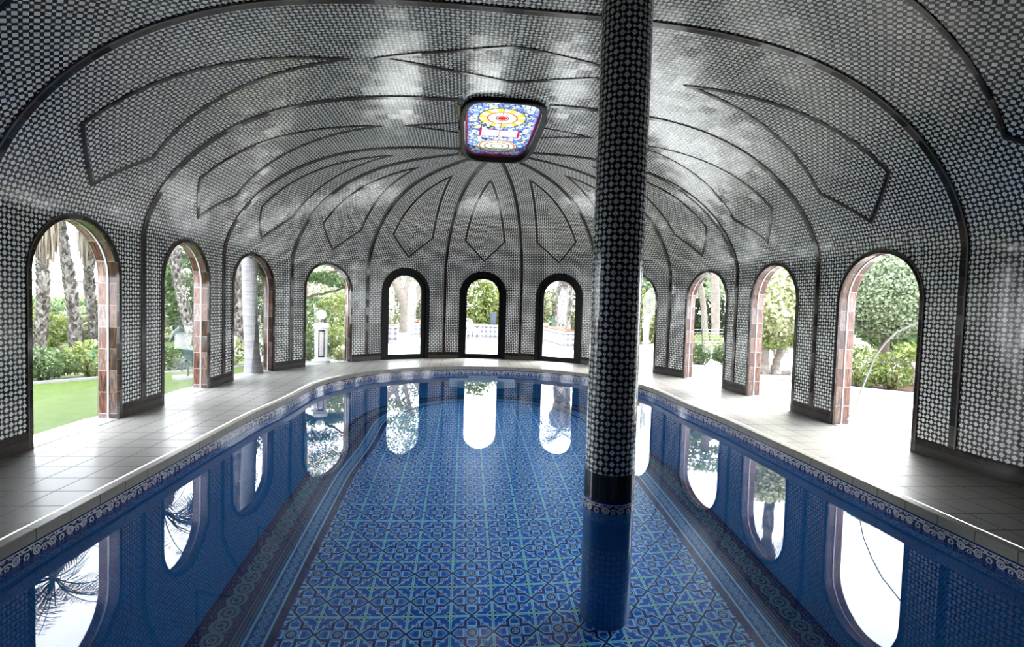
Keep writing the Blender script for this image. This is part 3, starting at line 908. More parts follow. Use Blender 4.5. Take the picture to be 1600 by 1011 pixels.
# ------------------------------------------------------------------ column
CX, CY, CR = .822, 4.345, .218
col = thing('mosaic_column', 'round mosaic-clad column standing in the pool up to the vault', 'column', (CX, CY, ZF), None, 'thing')
def cyl(name, z0, z1, r, mat, vv=None, bev=0):
    mb = MB(); n = 64; circ = 2*PI*CR; k = round(circ/.0988)*.0988/circ
    zs_ = np.linspace(z0, z1, 2 if z1-z0 < 1 else 10)
    P = [[(CX + r*math.cos(2*PI*i/n), CY + r*math.sin(2*PI*i/n), z) for z in zs_] for i in range(n+1)]
    U = [[(2*PI*i/n*CR*k, (z - z0 if vv is None else vv(z))) for z in zs_] for i in range(n+1)]
    mb.grid(P, U)
    return mb.build(name, mat, col, True)
cyl('shaft', .148, 4.384, CR, M['column_mosaic'])
cyl('dark_tile_band', -.075, .148, CR+.004, None).data.materials.append(None)
g = G('column_dark_tile'); u, v = g.uv(); j = ((u/.0494).fr() - .5).abs() > .46
M['column_dark'] = g.bsdf(g.mix(j*.7, (.013, .016, .015), (.10, .11, .11)), .12, .6)
cb = [o for o in col.children if o.name.startswith('dark_tile_band')][0]; cb.data.materials.clear(); cb.data.materials.append(M['column_dark'])
cyl('scroll_band', -.20, -.072, CR+.006, M['band'], lambda z: z - ZW)
cyl('submerged_base', ZF, -.195, CR+.003, M['blue'], lambda z: z)
# ------------------------------------------------------------------ garden
def ngon(name, pts, mat, label, cat, z=-.05):
    vs_ = [(p[0], p[1], p[2] if len(p) > 2 else z) for p in pts]
    o = mk(name, vs_, [tuple(range(len(vs_)))], mat, None, None, False)
    import bmesh
    bm = bmesh.new(); bm.from_mesh(o.data); bmesh.ops.triangulate(bm, faces=bm.faces)
    for f in bm.faces:
        if f.normal.z < 0: f.normal_flip()
    bm.to_mesh(o.data); bm.free()
    return struct(o, label, cat)
def arcp(a, b, n=16, r=5.08): return [(r*math.cos(math.radians(a+(b-a)*k/n)), YC + r*math.sin(math.radians(a+(b-a)*k/n))) for k in range(n+1)]
HL = lambda y: -7.86 + (y-9.32)/1.078
ngon('lawn', [(-5.08, -8), (-5.08, YC)] + arcp(180, 150)[1:] + [(-5.0, 12.42), (HL(9.3), 9.3), (HL(4), 4), (HL(-8), -8)], M['lawn'], 'mown green lawn outside the left openings', 'lawn')
ngon('terrace', arcp(150, 30, 40) + [(9, 16), (9, 31), (-9, 31), (-9, 16.7), (-5.0, 12.42)], M['terrace'], 'bright pale terrace paving beyond the black doors', 'terrace', -.045)
ngon('gravel_yard', [(5.08, -8), (32, -8), (32, 31), (9, 31), (9, 16)] + arcp(30, 0), M['gravel'], 'pale gravel yard outside the right openings', 'yard')
ngon('scrub_ground', [(HL(-8), -8, -.08), (HL(4), 4, -.08), (HL(9.3), 9.3, -.08), (-5.0, 12.42, -.08), (-9, 16.7, -.1), (-9, 31, -.3), (-9, 110, -6), (-110, 110, -8), (-110, -8, -6)], M['scrub'], 'rough scrubby slope falling away beyond the lawn', 'slope')
ngon('back_garden_ground', [(-9, 31, -.06), (32, 31, -.06), (60, 110, -.06), (-9, 110, -.06)], M['scrub'], 'rough ground beyond the terrace planters', 'ground')
def ridge(name, x0, x1, y, h, seed, label):
    rg = np.random.default_rng(seed); mb = MB(); n = 60; xs = np.linspace(x0, x1, n); ph = rg.uniform(0, 6, 6)
    P = []
    for x in xs:
        t = (x-x0)/(x1-x0); hh = h*(.55 + .25*math.sin(t*5+ph[0]) + .1*math.sin(t*17+ph[1]) + .07*math.sin(t*43+ph[2]) + .04*math.sin(t*90+ph[3]))
        P.append([(x, y+k*7 + 2*math.sin(x*.3+k), -9 + (hh+9)*math.sin(min(1, k/4)*PI/2)) for k in range(5)])
    mb.grid(P, [[(0, 0)]*5]*n); struct(mb.build(name, M['hill']), label, 'hill')
ridge('hill', -105, -20, 62, 2.2, 3, 'hazy green wooded hill on the left horizon')
far = thing('distant_building', 'long low building with pink tiled roof on the far hill', 'building', (-55, 80, 0))
mb = MB(); mb.box((-57, 80, .8), (26, 3, 2.0), .35); mb.build('wall', M['render_white'], far, False)
mb = MB()
for sg in (-1, 1):
    mb.quadp([(-57 + (dx*math.cos(.35) - dy*math.sin(.35)), 80 + dx*math.sin(.35) + dy*math.cos(.35), z) for dx, dy, z in ((-26.5, sg*3.4, 2.75), (26.5, sg*3.4, 2.75), (26.5, 0, 4.0), (-26.5, 0, 4.0))][::sg])
mb.build('roof', M['roof_far'], far, False)

def leaves(c, rad, n, size, asp=.5, shell=.55, lump=.25, seed=0, up=.0, flat=0, zmin=None):
    """leaf quads scattered through a lumpy ellipsoid; returns verts, faces"""
    rg = np.random.default_rng(seed)
    d = rg.normal(size=(n, 3)); d /= np.linalg.norm(d, axis=1)[:, None]
    k = rg.uniform(0, 6.28, (4, 3)); f = rg.uniform(2, 5, 4)
    l = sum(np.sin(d @ np.array([math.cos(q[0])*ff, math.sin(q[0])*ff, math.cos(q[1])*ff]) + q[2]) for q, ff in zip(k, f))/4
    r = (shell + (1-shell)*rg.uniform(0, 1, n)**.6)*(1 + lump*l)
    p = np.array(c) + d*r[:, None]*np.array(rad)
    if zmin is not None: p[:, 2] = np.maximum(p[:, 2], zmin + rg.uniform(0, .15, n))
    t = rg.normal(size=(n, 3)) + d*.6; t[:, 2] += up
    t /= np.linalg.norm(t, axis=1)[:, None]
    nn = d + rg.normal(size=(n, 3))*.7; b = np.cross(t, nn); b /= np.linalg.norm(b, axis=1)[:, None] + 1e-9
    nv = np.cross(b, t)
    s = size*rg.uniform(.6, 1.3, n)
    L = t*s[:, None]; B = b*(s*asp*.5)[:, None]
    q = np.stack([p - L*.5, p + B + nv*(s*.06)[:, None], p + L*.5, p - B + nv*(s*.06)[:, None]], 1)
    return q
def quads(name, qs, mat, parent):
    q = np.concatenate(qs); n = len(q); me = bpy.data.meshes.new(name)
    loc = np.array(parent.location) if parent else np.zeros(3)
    v = (q.reshape(-1, 3) - loc).astype(np.float32)
    me.vertices.add(n*4); me.vertices.foreach_set('co', v.ravel())
    me.loops.add(n*4); me.loops.foreach_set('vertex_index', np.arange(n*4, dtype=np.int32))
    me.polygons.add(n); me.polygons.foreach_set('loop_start', np.arange(0, n*4, 4, dtype=np.int32)); me.polygons.foreach_set('loop_total', np.full(n, 4, dtype=np.int32))
    me.update(); me.materials.append(mat)
    o = bpy.data.objects.new(name, me); COL.objects.link(o)
    if parent: o.parent = parent
    return o
def bushstems(c, h, r, n, rad, seed):
    rg = np.random.default_rng(seed); mb = MB()
    for k in range(n):
        a = rg.uniform(0, 6.28); e = r*rg.uniform(.3, .8)
        mb.tube([(c[0]+.04*math.cos(a), c[1]+.04*math.sin(a), c[2]-.04), (c[0]+e*.5*math.cos(a), c[1]+e*.5*math.sin(a), c[2]+h*.5), (c[0]+e*math.cos(a), c[1]+e*math.sin(a), c[2]+h*.85)], [rad, rad*.7, rad*.35], 6)
    return mb
def bush(name, label, cat, c, rad, n, size, mat, group, seed, stems=5, **kw):
    t = thing(name, label, cat, c, group)
    quads('foliage', [leaves((c[0], c[1], c[2]+rad[2]*.92), rad, n, size, seed=seed, zmin=c[2]+.01, **kw)], M[mat], t)
    bushstems(c, rad[2]*1.6, min(rad[0], rad[1]), stems, .018, seed).build('stem', M['bark_dark'], t)
    return t
# shrubs edging the lawn
ORDN = ['by the far left edge of the first left opening', 'left of the middle in the first left opening', 'in the middle of the first left opening', 'below the leaning palm trunk', 'at the green post', 'left edge of the second left opening', 'behind the horse statue', 'left of the big grey palm trunk', 'behind the big grey palm trunk', 'right of the big grey palm trunk']
for k, y in enumerate((8.35, 9.0, 9.55, 10.05, 10.55, 11.2, 11.8, 12.5, 13.1, 13.6)):
    x = HL(y) - .45 + (.35 if k > 6 else 0)
    h = .36 + .07*math.sin(k*2.1)
    bush('garden_shrub', 'low leafy shrub edging the lawn ' + ORDN[k], 'shrub', (x, y+.3, -.06), (.52, .52, h + (.12 if k > 6 else 0)), 1500, .085, 'leaf_shrub' if k % 3 else 'leaf_lime', 'shrubs along the lawn', 40+k)
    if k in (2, 4, 8):
        pass
# stone edge between lawn and shrubs
mb = MB(); pts = [(HL(y), y) for y in np.linspace(3, 12.3, 20)]
mb.grid([[(x-.05, y+.03, -.08), (x-.05, y+.03, -.01), (x+.04, y-.03, -.01), (x+.04, y-.03, -.08)] for x, y in pts], [[(0, 0)]*4]*20)
tag(mb.build('lawn_edging', M['slab'], auto=30), 'thin pale stone edging between lawn and shrubs', 'edging')
# taller scrub beyond
k = 0
for (x, y, h, r_, mt) in ((-13.5, 15.5, 1.5, 1.5, 'leaf_lime'), (-16.5, 22, 2.6, 2.2, 'leaf_shrub'), (-13, 19.5, 1.7, 1.7, 'leaf_pale'), (-18, 29, 3.2, 2.6, 'leaf_pale'), (-24, 31, 3.4, 3, 'leaf_shrub'), (-22, 39, 4.6, 3.6, 'leaf_pale'), (-30, 42, 4.8, 4, 'leaf_lime'), (-36, 52, 6.5, 5, 'leaf_pale'), (-12.5, 24.5, 3.4, 2.4, 'leaf_dark'), (-10.3, 21, 3.4, 2.0, 'leaf_shrub'), (-28, 54, 6.6, 5, 'leaf_grey'), (-9.7, 27, 4.2, 2.6, 'leaf_grey')):
    gz = -.1 - max(0, (-9 - x))*.06
    what = {'leaf_lime': 'yellow-green', 'leaf_shrub': 'mid green', 'leaf_pale': 'pale green', 'leaf_dark': 'dark green', 'leaf_grey': 'grey-green'}[mt]
    where = ['just beyond the lawn shrubs', 'below the middle palm', 'behind the leaning palm', 'midway down the valley', 'right of the far roofs', 'low in the valley', 'at the foot of the hill', 'on the hill slope', 'behind the horse statue', 'behind the leaning white palm', 'on the hill crest', 'behind the grey palm'][k]
    tt = thing('valley_bush', '%s rounded bush %s' % (what, where), 'bush', (x, y, gz), 'bushes in the valley beyond the lawn')
    hh = h - gz*.3
    if .6 < -(x+.51)/y < .86: hh = min(hh, (1.15 - gz)/1.1)
    quads('foliage', [leaves((x, y, gz + hh*.5), (r_, r_, hh*.55), 2600, .10 + .006*y, seed=70+k, lump=.35)], M[mt], tt)
    bushstems((x, y, gz), hh*.8, r_*.6, 5, .05, 70+k).build('stem', M['bark_dark'], tt); k += 1

def frond(q, base, az, elev, length, droop, rg, nl=22, lw=.035, ll=.5, mbr=None):
    pts = []; p = np.array(base, float); e = elev; ds = length/10
    for i in range(11):
        pts.append(p.copy()); p = p + ds*np.array([math.cos(az)*math.cos(e), math.sin(az)*math.cos(e), math.sin(e)]); e -= droop/10
    if mbr is not None: mbr.tube(pts, list(np.linspace(.022, .006, 11)), 5, cap=False)
    side = np.array([-math.sin(az), math.cos(az), 0])
    for i in range(nl):
        f = .18 + .82*i/(nl-1); j = min(9, int(f*10)); p = pts[j] + (pts[j+1]-pts[j])*(f*10-j if j < 9 else min(1, f*10-9)); t = pts[j+1]-pts[j]; t = t/np.linalg.norm(t)
        for s in (-1, 1):
            d = side*s*.8 + t*.55 + np.array([0, 0, -.28 - .25*rg.random()]); d /= np.linalg.norm(d); l = ll*(.5 + .6*math.sin(PI*min(1, f*.85+.1)))*rg.uniform(.85, 1.15)
            w_ = np.cross(d, [0, 0, 1]); w_ = w_/(np.linalg.norm(w_)+1e-9)*lw
            q.append([p - w_*.5, p + d*l*.5 + w_*.5, p + d*l, p + d*l*.45 - w_*.6])
def palm(label, base, top, r0, r1, cat='palm tree', skirt=True, nf=22, fl=1.9, mat='bark_palm', seed=1, boots=True, group='palm trees', lo=-.1, sk=1.0):
    rg = np.random.default_rng(seed)
    t = thing('palm_tree', label, cat, base, group)
    b, e = np.array(base, float), np.array(top, float); n = 26; pts = []; rad = []
    for i in range(n+1):
        f = i/n; pts.append(b + (e-b)*f + np.array([.04*math.sin(f*7+seed), .04*math.cos(f*5+seed), 0])); rad.append((r0 + (r1-r0)*f)*(1 + (.05*rg.normal() if boots else .015*rg.normal())) + (.06*max(0, 1-f*14)))
    mb = MB(); mb.tube(pts, rad, 14); tr = mb.build('trunk', M[mat], t)
    if boots:
        q = []
        for i in range(900):
            f = rg.uniform(0, .8); a = rg.uniform(0, 6.28); j = min(n-1, int(f*n)); p = pts[j] + (pts[j+1]-pts[j])*(f*n-j); o = np.array([math.cos(a), math.sin(a), 0]); p = p + o*rad[j]*.97
            s_ = np.array([-math.sin(a), math.cos(a), 0]); l = rg.uniform(.08, .16)
            q.append([p - s_*.045, p + s_*.045, p + s_*.02 + o*.05 + np.array([0, 0, l]), p - s_*.02 + o*.05 + np.array([0, 0, l])])
        quads('leaf_boots', [np.array(q)], M['leaf_boot'], t)
    q = []; mbr = MB()
    for k in range(nf):
        frond(q, e + np.array([0, 0, .1]), rg.uniform(0, 6.28), rg.uniform(lo, 1.25), fl*rg.uniform(.85, 1.1), rg.uniform(1.1, 1.9) - .5*(lo > 0), rg, mbr=mbr)
    quads('fronds', [np.array(q)], M['leaf_palm'], t); mbr.build('frond_ribs', M['leaf_palm'], t)
    if skirt:
        q = []
        for k in range(420):
            a = rg.uniform(0, 6.28); z0 = rg.uniform(-.35, .15); l = rg.uniform(.45, .95)*sk; o = np.array([math.cos(a), math.sin(a), 0]); s_ = np.array([-math.sin(a), math.cos(a), 0])*rg.uniform(.015, .04)
            p = e + np.array([0, 0, z0]) + o*r1; m = p + o*rg.uniform(.06, .20) + np.array([0, 0, -l*.35]); en = m + o*rg.uniform(-.10, .05) + np.array([0, 0, -l*.7])
            q.append([p - s_, m - s_*1.2, en, m + s_*1.2])
        quads('dead_frond_skirt', [np.array(q)], M['leaf_dead'], t)
    return t
palm('shaggy-skirted palm at the left edge of the first left opening', (-11.46, 14.02, -.9), (-11.35, 14.18, 3.75), .115, .095, seed=11, fl=1.6, lo=.55, sk=1.45)
palm('tall leaning palm in the middle of the first left opening', (-11.15, 15.0, -.95), (-12.05, 15.30, 6.2), .145, .075, seed=12, fl=2.0)
palm('shaggy-skirted palm at the right of the first left opening', (-11.38, 16.0, -1.0), (-11.72, 16.22, 3.8), .115, .095, seed=13, fl=1.6, lo=.55, sk=1.45)
palm('white-trunked palm leaning behind the horse statue', (-8.55, 15.78, -.1), (-9.5, 16.05, 4.6), .12, .10, seed=14, fl=2.0)
palm('big smooth grey palm trunk close outside the third left opening', (-4.80, 10.74, -.06), (-4.95, 10.86, 6.4), .138, .155, skirt=False, seed=15, mat='bark_smooth_palm', boots=False, fl=2.3)
palm('whitish palm trunk left of the big grey palm', (-7.55, 16.7, -.1), (-7.75, 16.75, 5.2), .13, .12, seed=17, fl=1.8)
palm('stout shaggy palm behind the planter in the right black door', (4.17, 23.6, 0), (4.25, 23.7, 3.9), .36, .42, seed=16, fl=2.4)
palm('tall palm rising above the variegated tree', (10.75, 17.0, -.05), (10.5, 16.8, 7.3), .17, .14, seed=21, fl=2.5, nf=34)
palm('slim palm hanging over the middle black door', (-.9, 16.6, -.05), (-1.1, 16.5, 5.6), .12, .1, skirt=False, seed=18, fl=2.4, boots=False, mat='bark_smooth_palm')

def tree(name, label, base, trunks, crowns, mat, n, size, bark='bark_pale', group='garden trees', cat='tree', seed=0, asp=.5, **kw):
    t = thing(name, label, cat, base, group); mb = MB()
    for pts, r0, r1 in trunks:
        m = len(pts); P = []
        for i in range(m-1):
            for j in range(5):
                f = j/5; P.append([pts[i][a]*(1-f)+pts[i+1][a]*f + (.02*math.sin(i*5+j*1.7+a*2) if (i or j) else 0) for a in range(3)])
        P.append(list(pts[-1])); mb.tube(P, list(np.linspace(r0, r1, len(P))), 10)
    mb.build('trunk', M[bark], t)
    q = [leaves(c, r, max(60, int(n*c_n)), size, asp, seed=seed*31+i, **kw) for i, (c, r, c_n) in enumerate(crowns)]
    quads('foliage', q, M[mat], t); return t
# trees behind the statue and the grey palm
tree('garden_tree', 'feathery green tree behind the horse statue', (-11.2, 20.6, -.3), [([(-11.2, 20.6, -.4), (-11.3, 20.7, 1.5), (-11.8, 20.9, 3.4)], .16, .07)], [((-11.6, 20.9, 2.1), (1.5, 1.5, .95), .6), ((-10.5, 20.3, 1.1), (1.2, 1.2, .9), .4), ((-12.6, 21.2, 2.8), (.8, .8, .6), .2)], 'leaf_pine', 4200, .30, 'bark_dark', seed=1, asp=.12)
tree('garden_tree', 'dark spreading tree behind the big grey palm trunk', (-8.5, 19.2, -.2), [([(-8.5, 19.2, -.3), (-8.4, 19.2, 1.4), (-9.2, 19.3, 2.6)], .17, .07), ([(-8.4, 19.2, 1.3), (-7.6, 19.1, 2.2)], .1, .05)], [((-8.8, 19.0, 3.1), (1.6, 1.5, 1.0), .6), ((-7.6, 18.9, 2.0), (1.0, 1.0, .5), .2), ((-9.0, 18.9, 1.9), (.9, .9, .35), .2), ((-8.0, 20.2, .5), (1.4, 1, .8), .4)], 'leaf_dark', 4000, .24, 'bark_dark', seed=2, asp=.3)
tree('pine_tree', 'pine with layered needle boughs behind the lamp pillar', (-6.2, 18.4, -.1), [([(-6.2, 18.4, -.1), (-6.15, 18.3, 2.2), (-6.0, 18.3, 5.0), (-5.8, 18.2, 8.2)], .17, .08), ([(-6.1, 18.3, 1.55), (-5.2, 17.7, 1.75), (-4.2, 17.3, 2.0)], .06, .02), ([(-6.1, 18.3, 2.2), (-5.0, 17.6, 2.45), (-4.3, 17.4, 2.7)], .06, .02), ([(-6.1, 18.3, 1.2), (-5.2, 18.0, 1.3), (-4.5, 17.8, 1.25)], .05, .02)],
     [((-5.3, 17.7, 2.25), (.85, .7, .22), .4), ((-4.6, 17.4, 2.05), (.55, .5, .14), .2), ((-5.2, 17.6, 1.45), (.8, .6, .13), .25), ((-5.6, 17.9, 2.9), (1.2, 1, .25), .4), ((-5.2, 17.7, 3.5), (1.1, 1, .3), .3), ((-6.0, 18.4, 4.4), (1.1, 1.1, .5), .3), ((-5.8, 18.2, 5.6), (1.5, 1.3, .5), .6), ((-5.7, 18.2, 6.8), (1.3, 1.2, .5), .5), ((-5.8, 18.2, 8.0), (1.0, 1.0, .5), .4)], 'leaf_pine', 4600, .22, 'bark_dark', seed=3, asp=.10, shell=.2)
bush('garden_shrub', 'tall light green shrub left behind the lamp pillar', 'shrub', (-5.35, 16.0, -.05), (.9, .8, .75), 2600, .11, 'leaf_shrub', 'shrubs behind the lamp pillar', 101)
bush('garden_shrub', 'pale feathery shrub right behind the lamp pillar', 'shrub', (-4.35, 16.6, -.05), (.95, .8, 1.0), 3000, .11, 'leaf_lime', 'shrubs behind the lamp pillar', 102)
bush('garden_shrub', 'broad dark shrub low behind the lamp pillar', 'shrub', (-4.5, 14.6, -.05), (.75, .5, .38), 1600, .09, 'leaf_shrub', 'shrubs behind the lamp pillar', 104)
bush('white_leaf_plant', 'small white-leaved plant right of the lamp pillar', 'plant', (-3.62, 13.2, -.05), (.22, .2, .2), 160, .16, 'leaf_variegated', None, 103, 4)
bush('garden_shrub', 'tall pale backdrop shrub far behind the lamp pillar', 'shrub', (-6.3, 24.0, -.05), (2.2, 1.5, 1.9), 3600, .17, 'leaf_pale', 'shrubs behind the lamp pillar', 105)
# beyond the doors
tree('pale_tree', 'big pale many-limbed tree behind the planter of the left black door', (-3.4, 25.4, -.05), [([(-3.4, 25.4, -.1), (-3.38, 25.4, 1.2), (-3.9, 25.5, 2.4), (-4.7, 25.5, 3.4)], .36, .15), ([(-3.35, 25.4, .9), (-2.9, 25.4, 1.9), (-2.3, 25.3, 2.9), (-1.8, 25.2, 4.2)], .30, .12), ([(-3.5, 25.4, 1.6), (-3.35, 25.6, 2.6), (-3.0, 25.6, 4.0)], .15, .08), ([(-3.9, 25.5, 2.3), (-3.6, 25.5, 3.4)], .14, .08)],
     [((-4.4, 26.2, 3.9), (1.6, 1.4, .8), .4), ((-2.4, 26, 4.2), (1.6, 1.3, .8), .4), ((-3.4, 27.2, 3.2), (2, 1, .8), .3), ((-3.3, 25.6, 6.6), (2.6, 1.6, 2.2), 1.6)], 'leaf_grey', 2600, .20, seed=4)
for i, (x, y, r_, h, mt, lab) in enumerate(((-5.6, 28.5, 2.2, 2.2, 'leaf_pale', 'pale shrub mass left of the big pale tree'), (-2.0, 29.5, 1.8, 2.4, 'leaf_pale', 'pale shrub mass right of the big pale tree'), (.2, 27.5, 1.5, 2.6, 'leaf_lime', 'yellow-green shrub behind the planter in the middle door'), (1.6, 29.0, 1.6, 2.2, 'leaf_lime', 'yellow-green shrub behind the dark upright box'), (3.0, 27.0, 1.1, 2.0, 'leaf_pale', 'pale shrub left of the stout shaggy palm'), (5.6, 28.0, 2.0, 2.6, 'leaf_pale', 'pale shrub right of the stout shaggy palm'), (7.0, 21.5, 1.3, 2.0, 'leaf_lime', 'yellow-green shrub beyond the white garden arch'))):
    bush('terrace_shrub', lab, 'shrub', (x, y, -.06), (r_, 1.1, h*.62), 3600, .24, mt, 'shrubs beyond the terrace', 120+i, 6, lump=.35)
def planter(label, c, hx, hy, rz, h, seed, flowers):
    t = thing('planter', label, 'planter', (c[0], c[1], -.045), 'tiled terrace planters')
    mb = MB(); mb.box((c[0], c[1], h/2+.04), (hx, hy, h/2-.07), rz)
    mb.build('tiled_side', M['planter_tile'], t, False)
    mb = MB(); mb.box((c[0], c[1], .02), (hx+.015, hy+.015, .075), rz); mb.build('plinth', M['slab'], t, False)
    mb = MB(); mb.box((c[0], c[1], h-.005), (hx+.04, hy+.04, .035), rz); mb.build('coping', M['slab'], t, False)
    mb = MB(); mb.box((c[0], c[1], h+.03), (hx-.1, hy-.1, .02), rz); mb.build('soil', M['soil'], t, False)
    return t
planter('low tiled planter at the lower left of the left black door', (-3.45, 19.3), .45, .55, .1, .58, 1, 0)
planter('long tiled planter under the big pale tree', (-2.0, 22.6), .95, .35, .35, .56, 2, 1)
planter('pale tiled planter wall seen through the middle black door', (.62, 21.9), 1.0, .35, 0.02, .58, 3, 1)
planter('long tiled planter running away in the right black door', (3.15, 20.2), .36, 2.3, .12, .57, 4, 1)
def flowers(label, c, rad, seed):
    t = thing('flower_clump', label, 'flowers', c, 'flowers in the planters')
    quads('foliage', [leaves((c[0], c[1], c[2]+.03), (rad[0], rad[1], .05), 160, .07, seed=seed)], M['leaf_pale'], t)
    quads('blossom', [leaves((c[0], c[1], c[2]+.07), (rad[0]*.9, rad[1]*.9, .04), 70, .055, .9, seed=seed+1)], M['petal_red'], t)
flowers('red blossom on the planter under the big pale tree', (-2.55, 22.3, .56), (.16, .14), 201)
flowers('orange blossom on the long planter in the right door', (3.05, 20.6, .57), (.2, 1.0), 203)
flowers('red blossom at the near end of the right door planter', (3.35, 18.3, .57), (.18, .18), 205)
t = thing('upright_box', 'slim dark grey-blue box standing on the planter in the middle door', 'box', (.75, 21.9, .61))
mb = MB(); mb.box((.75, 21.9, .885), (.125, .12, .255)); mb.build('body', M['speaker_grey'], t, False)
mb = MB(); mb.box((.75, 21.776, .885), (.105, .006, .235)); mb.build('front_panel', plain('speaker_front', (.03, .04, .055), .8), t, False)
mb = MB(); mb.box((.75, 21.9, .62), (.11, .10, .012)); mb.build('foot', M['metal'], t, False)
t = thing('green_post', 'thin green metal post beside the stout shaggy palm', 'post', (3.55, 22.9, -.045), 'green posts')
mb = MB(); mb.tube([(3.55, 22.9, -.05), (3.55, 22.9, .98)], .05, 10); mb.build('shaft', M['post_green'], t, auto=40)
mb = MB(); mb.lathe((3.55, 22.9, .98), [(.055, -.02), (.055, .015), (.02, .04), (0, .045)], 12); mb.build('cap', M['post_green'], t, auto=40)
t = thing('green_post', 'thin green metal post in the shrubs of the first left opening', 'post', (-8.55, 11.76, -.08), 'green posts')
mb = MB(); mb.tube([(-8.55, 11.76, -.08), (-8.55, 11.76, .46)], .035, 10); mb.build('shaft', M['post_green'], t, auto=40)
mb = MB(); mb.lathe((-8.55, 11.76, .46), [(.04, -.02), (.04, .01), (.015, .03), (0, .033)], 12); mb.build('cap', M['post_green'], t, auto=40)
# white plastic chair on the terrace
def chair(x, y, rz):
    t = thing('plastic_chair', 'white plastic garden armchair on the terrace', 'chair', (x, y, -.045)); co_, si_ = math.cos(rz), math.sin(rz)
    T = lambda a, b, z: (x + a*co_ - b*si_, y + a*si_ + b*co_, z - .045)
    mb = MB(); P = [[T(a, b, .42 + .02*(b/.22)**2 + .03*(a/.24)**4) for a in np.linspace(-.24, .24, 9)] for b in np.linspace(-.23, .23, 7)]; P2 = [[(p[0], p[1], p[2]-.018) for p in r] for r in P]
    mb.grid(P, [[(0, 0)]*9]*7); mb.grid([r[::-1] for r in P2], [[(0, 0)]*9]*7)
    for e in (0, 6): mb.grid([P[e], P2[e]], [[(0, 0)]*9]*2)
    mb.build('seat', M['plastic_white'], t)
    mb = MB(); n = 11
    for k in range(5):
        a = -.18 + .09*k; mb.tube([T(a, .22, .44), T(a*1.08, .29, .66), T(a*1.1, .36, .90 - abs(a)*.3)], .022, 6)
    mb.tube([T(-.24, .36, .70), T(-.2, .36, .84), T(-.1, .37, .90), T(.1, .37, .90), T(.2, .36, .84), T(.24, .36, .70)], .026, 8); mb.build('backrest', M['plastic_white'], t)
    for s in (-1, 1):
        mb = MB(); mb.tube([T(s*.25, .33, .68), T(s*.28, .1, .65), T(s*.28, -.18, .64), T(s*.27, -.22, .60)], .024, 8); mb.build('armrest', M['plastic_white'], t)
        mb = MB(); mb.tube([T(s*.27, -.21, .62), T(s*.25, -.22, .42), T(s*.28, -.27, 0.0)], [.024, .026, .018], 8); mb.build('leg', M['plastic_white'], t)
        mb = MB(); mb.tube([T(s*.24, .30, .70), T(s*.24, .22, .42), T(s*.28, .30, 0.0)], [.022, .026, .018], 8); mb.build('leg', M['plastic_white'], t)
chair(-.16, 20.9, .6)
# lamp pillar
lx, ly, rz = -3.97, 12.62, .35
t = thing('lamp_pillar', 'white tile-panelled garden pillar with a glass globe on top', 'lamp', (lx, ly, -.045))
mb = MB(); mb.box((lx, ly, .0), (.20, .20, .055), rz); mb.build('plinth', M['marble'], t, False)
mb = MB(); mb.box((lx, ly, .46), (.135, .135, .41), rz); sh = mb.build('shaft', M['white_paint'], t, False)
pm = plain('pillar_panel', (.34, .31, .30), .3, .5, .35, 30)
for a in range(4):
    an = rz + a*PI/2; dx, dy = math.cos(an), math.sin(an)
    mb = MB(); mb.box((lx + dx*.137, ly + dy*.137, .47), (.004, .075, .33), an); tp = mb.build('tile_panel', M['dark_tile'], t, False)
    mb = MB(); mb.box((lx + dx*.141, ly + dy*.141, .47), (.004, .045, .29), an); mb.build('panel_centre', pm, tp, False)
mb = MB(); mb.box((lx, ly, .885), (.165, .165, .022), rz); mb.box((lx, ly, .925), (.15, .15, .02), rz); mb.build('cap', M['white_paint'], t, False)
mb = MB(); mb.lathe((lx, ly, .94), [(.07, 0), (.06, .03), (.03, .05), (.03, .08), (.055, .11), (.05, .125)], 20); mb.build('neck', M['metal'], t, auto=40)
mb = MB(); mb.lathe((lx, ly, 1.165), [(.115*math.sin(PI*k/16), -.115*math.cos(PI*k/16)) for k in range(1, 17)], 28); gb = mb.build('globe', M['globe'], t)
mb = MB(); mb.lathe((lx, ly, 1.165), [(.012, -.10), (.03, -.04), (.035, 0), (.02, .035), (0, .045)], 14); mb.build('bulb', M['white_paint'], gb)

# horse statue on its slab
hd = Vector((-.885, -.467, 0)); hs = Vector((.467, -.885, 0)); hb = Vector((-5.60, 10.28, -.05))
ht = thing('horse_statue', 'green bronze horse statue with one foreleg raised on the lawn', 'statue', hb)
def HP(f, s_, z): return hb + hd*f + hs*s_ + Vector((0, 0, z))
sk_me = bpy.data.meshes.new('body')
J = [((-.38, 0, .66), .135), ((-.18, 0, .68), .140), ((.05, 0, .67), .145), ((.27, 0, .70), .140), ((.40, 0, .82), .105), ((.48, 0, .97), .080), ((.52, 0, 1.08), .070), ((.60, 0, 1.06), .062), ((.68, 0, .98), .048), ((.74, 0, .92), .040),
     ((.30, .07, .56), .07), ((.31, .075, .34), .035), ((.30, .075, .12), .028), ((.33, .075, .07), .034),
     ((.30, -.07, .56), .07), ((.47, -.075, .46), .040), ((.47, -.075, .26), .028), ((.43, -.075, .20), .034),
     ((-.38, .075, .52), .085), ((-.33, .08, .42), .05), ((-.45, .08, .30), .036), ((-.40, .08, .12), .028), ((-.37, .08, .07), .034),
     ((-.38, -.075, .52), .085), ((-.40, -.08, .42), .05), ((-.54, -.08, .30), .036), ((-.50, -.08, .12), .028), ((-.47, -.08, .07), .034),
     ((-.50, 0, .72), .035), ((-.58, 0, .62), .04), ((-.60, 0, .42), .025), ((.505, .035, 1.16), .018), ((.505, -.035, 1.16), .018)]
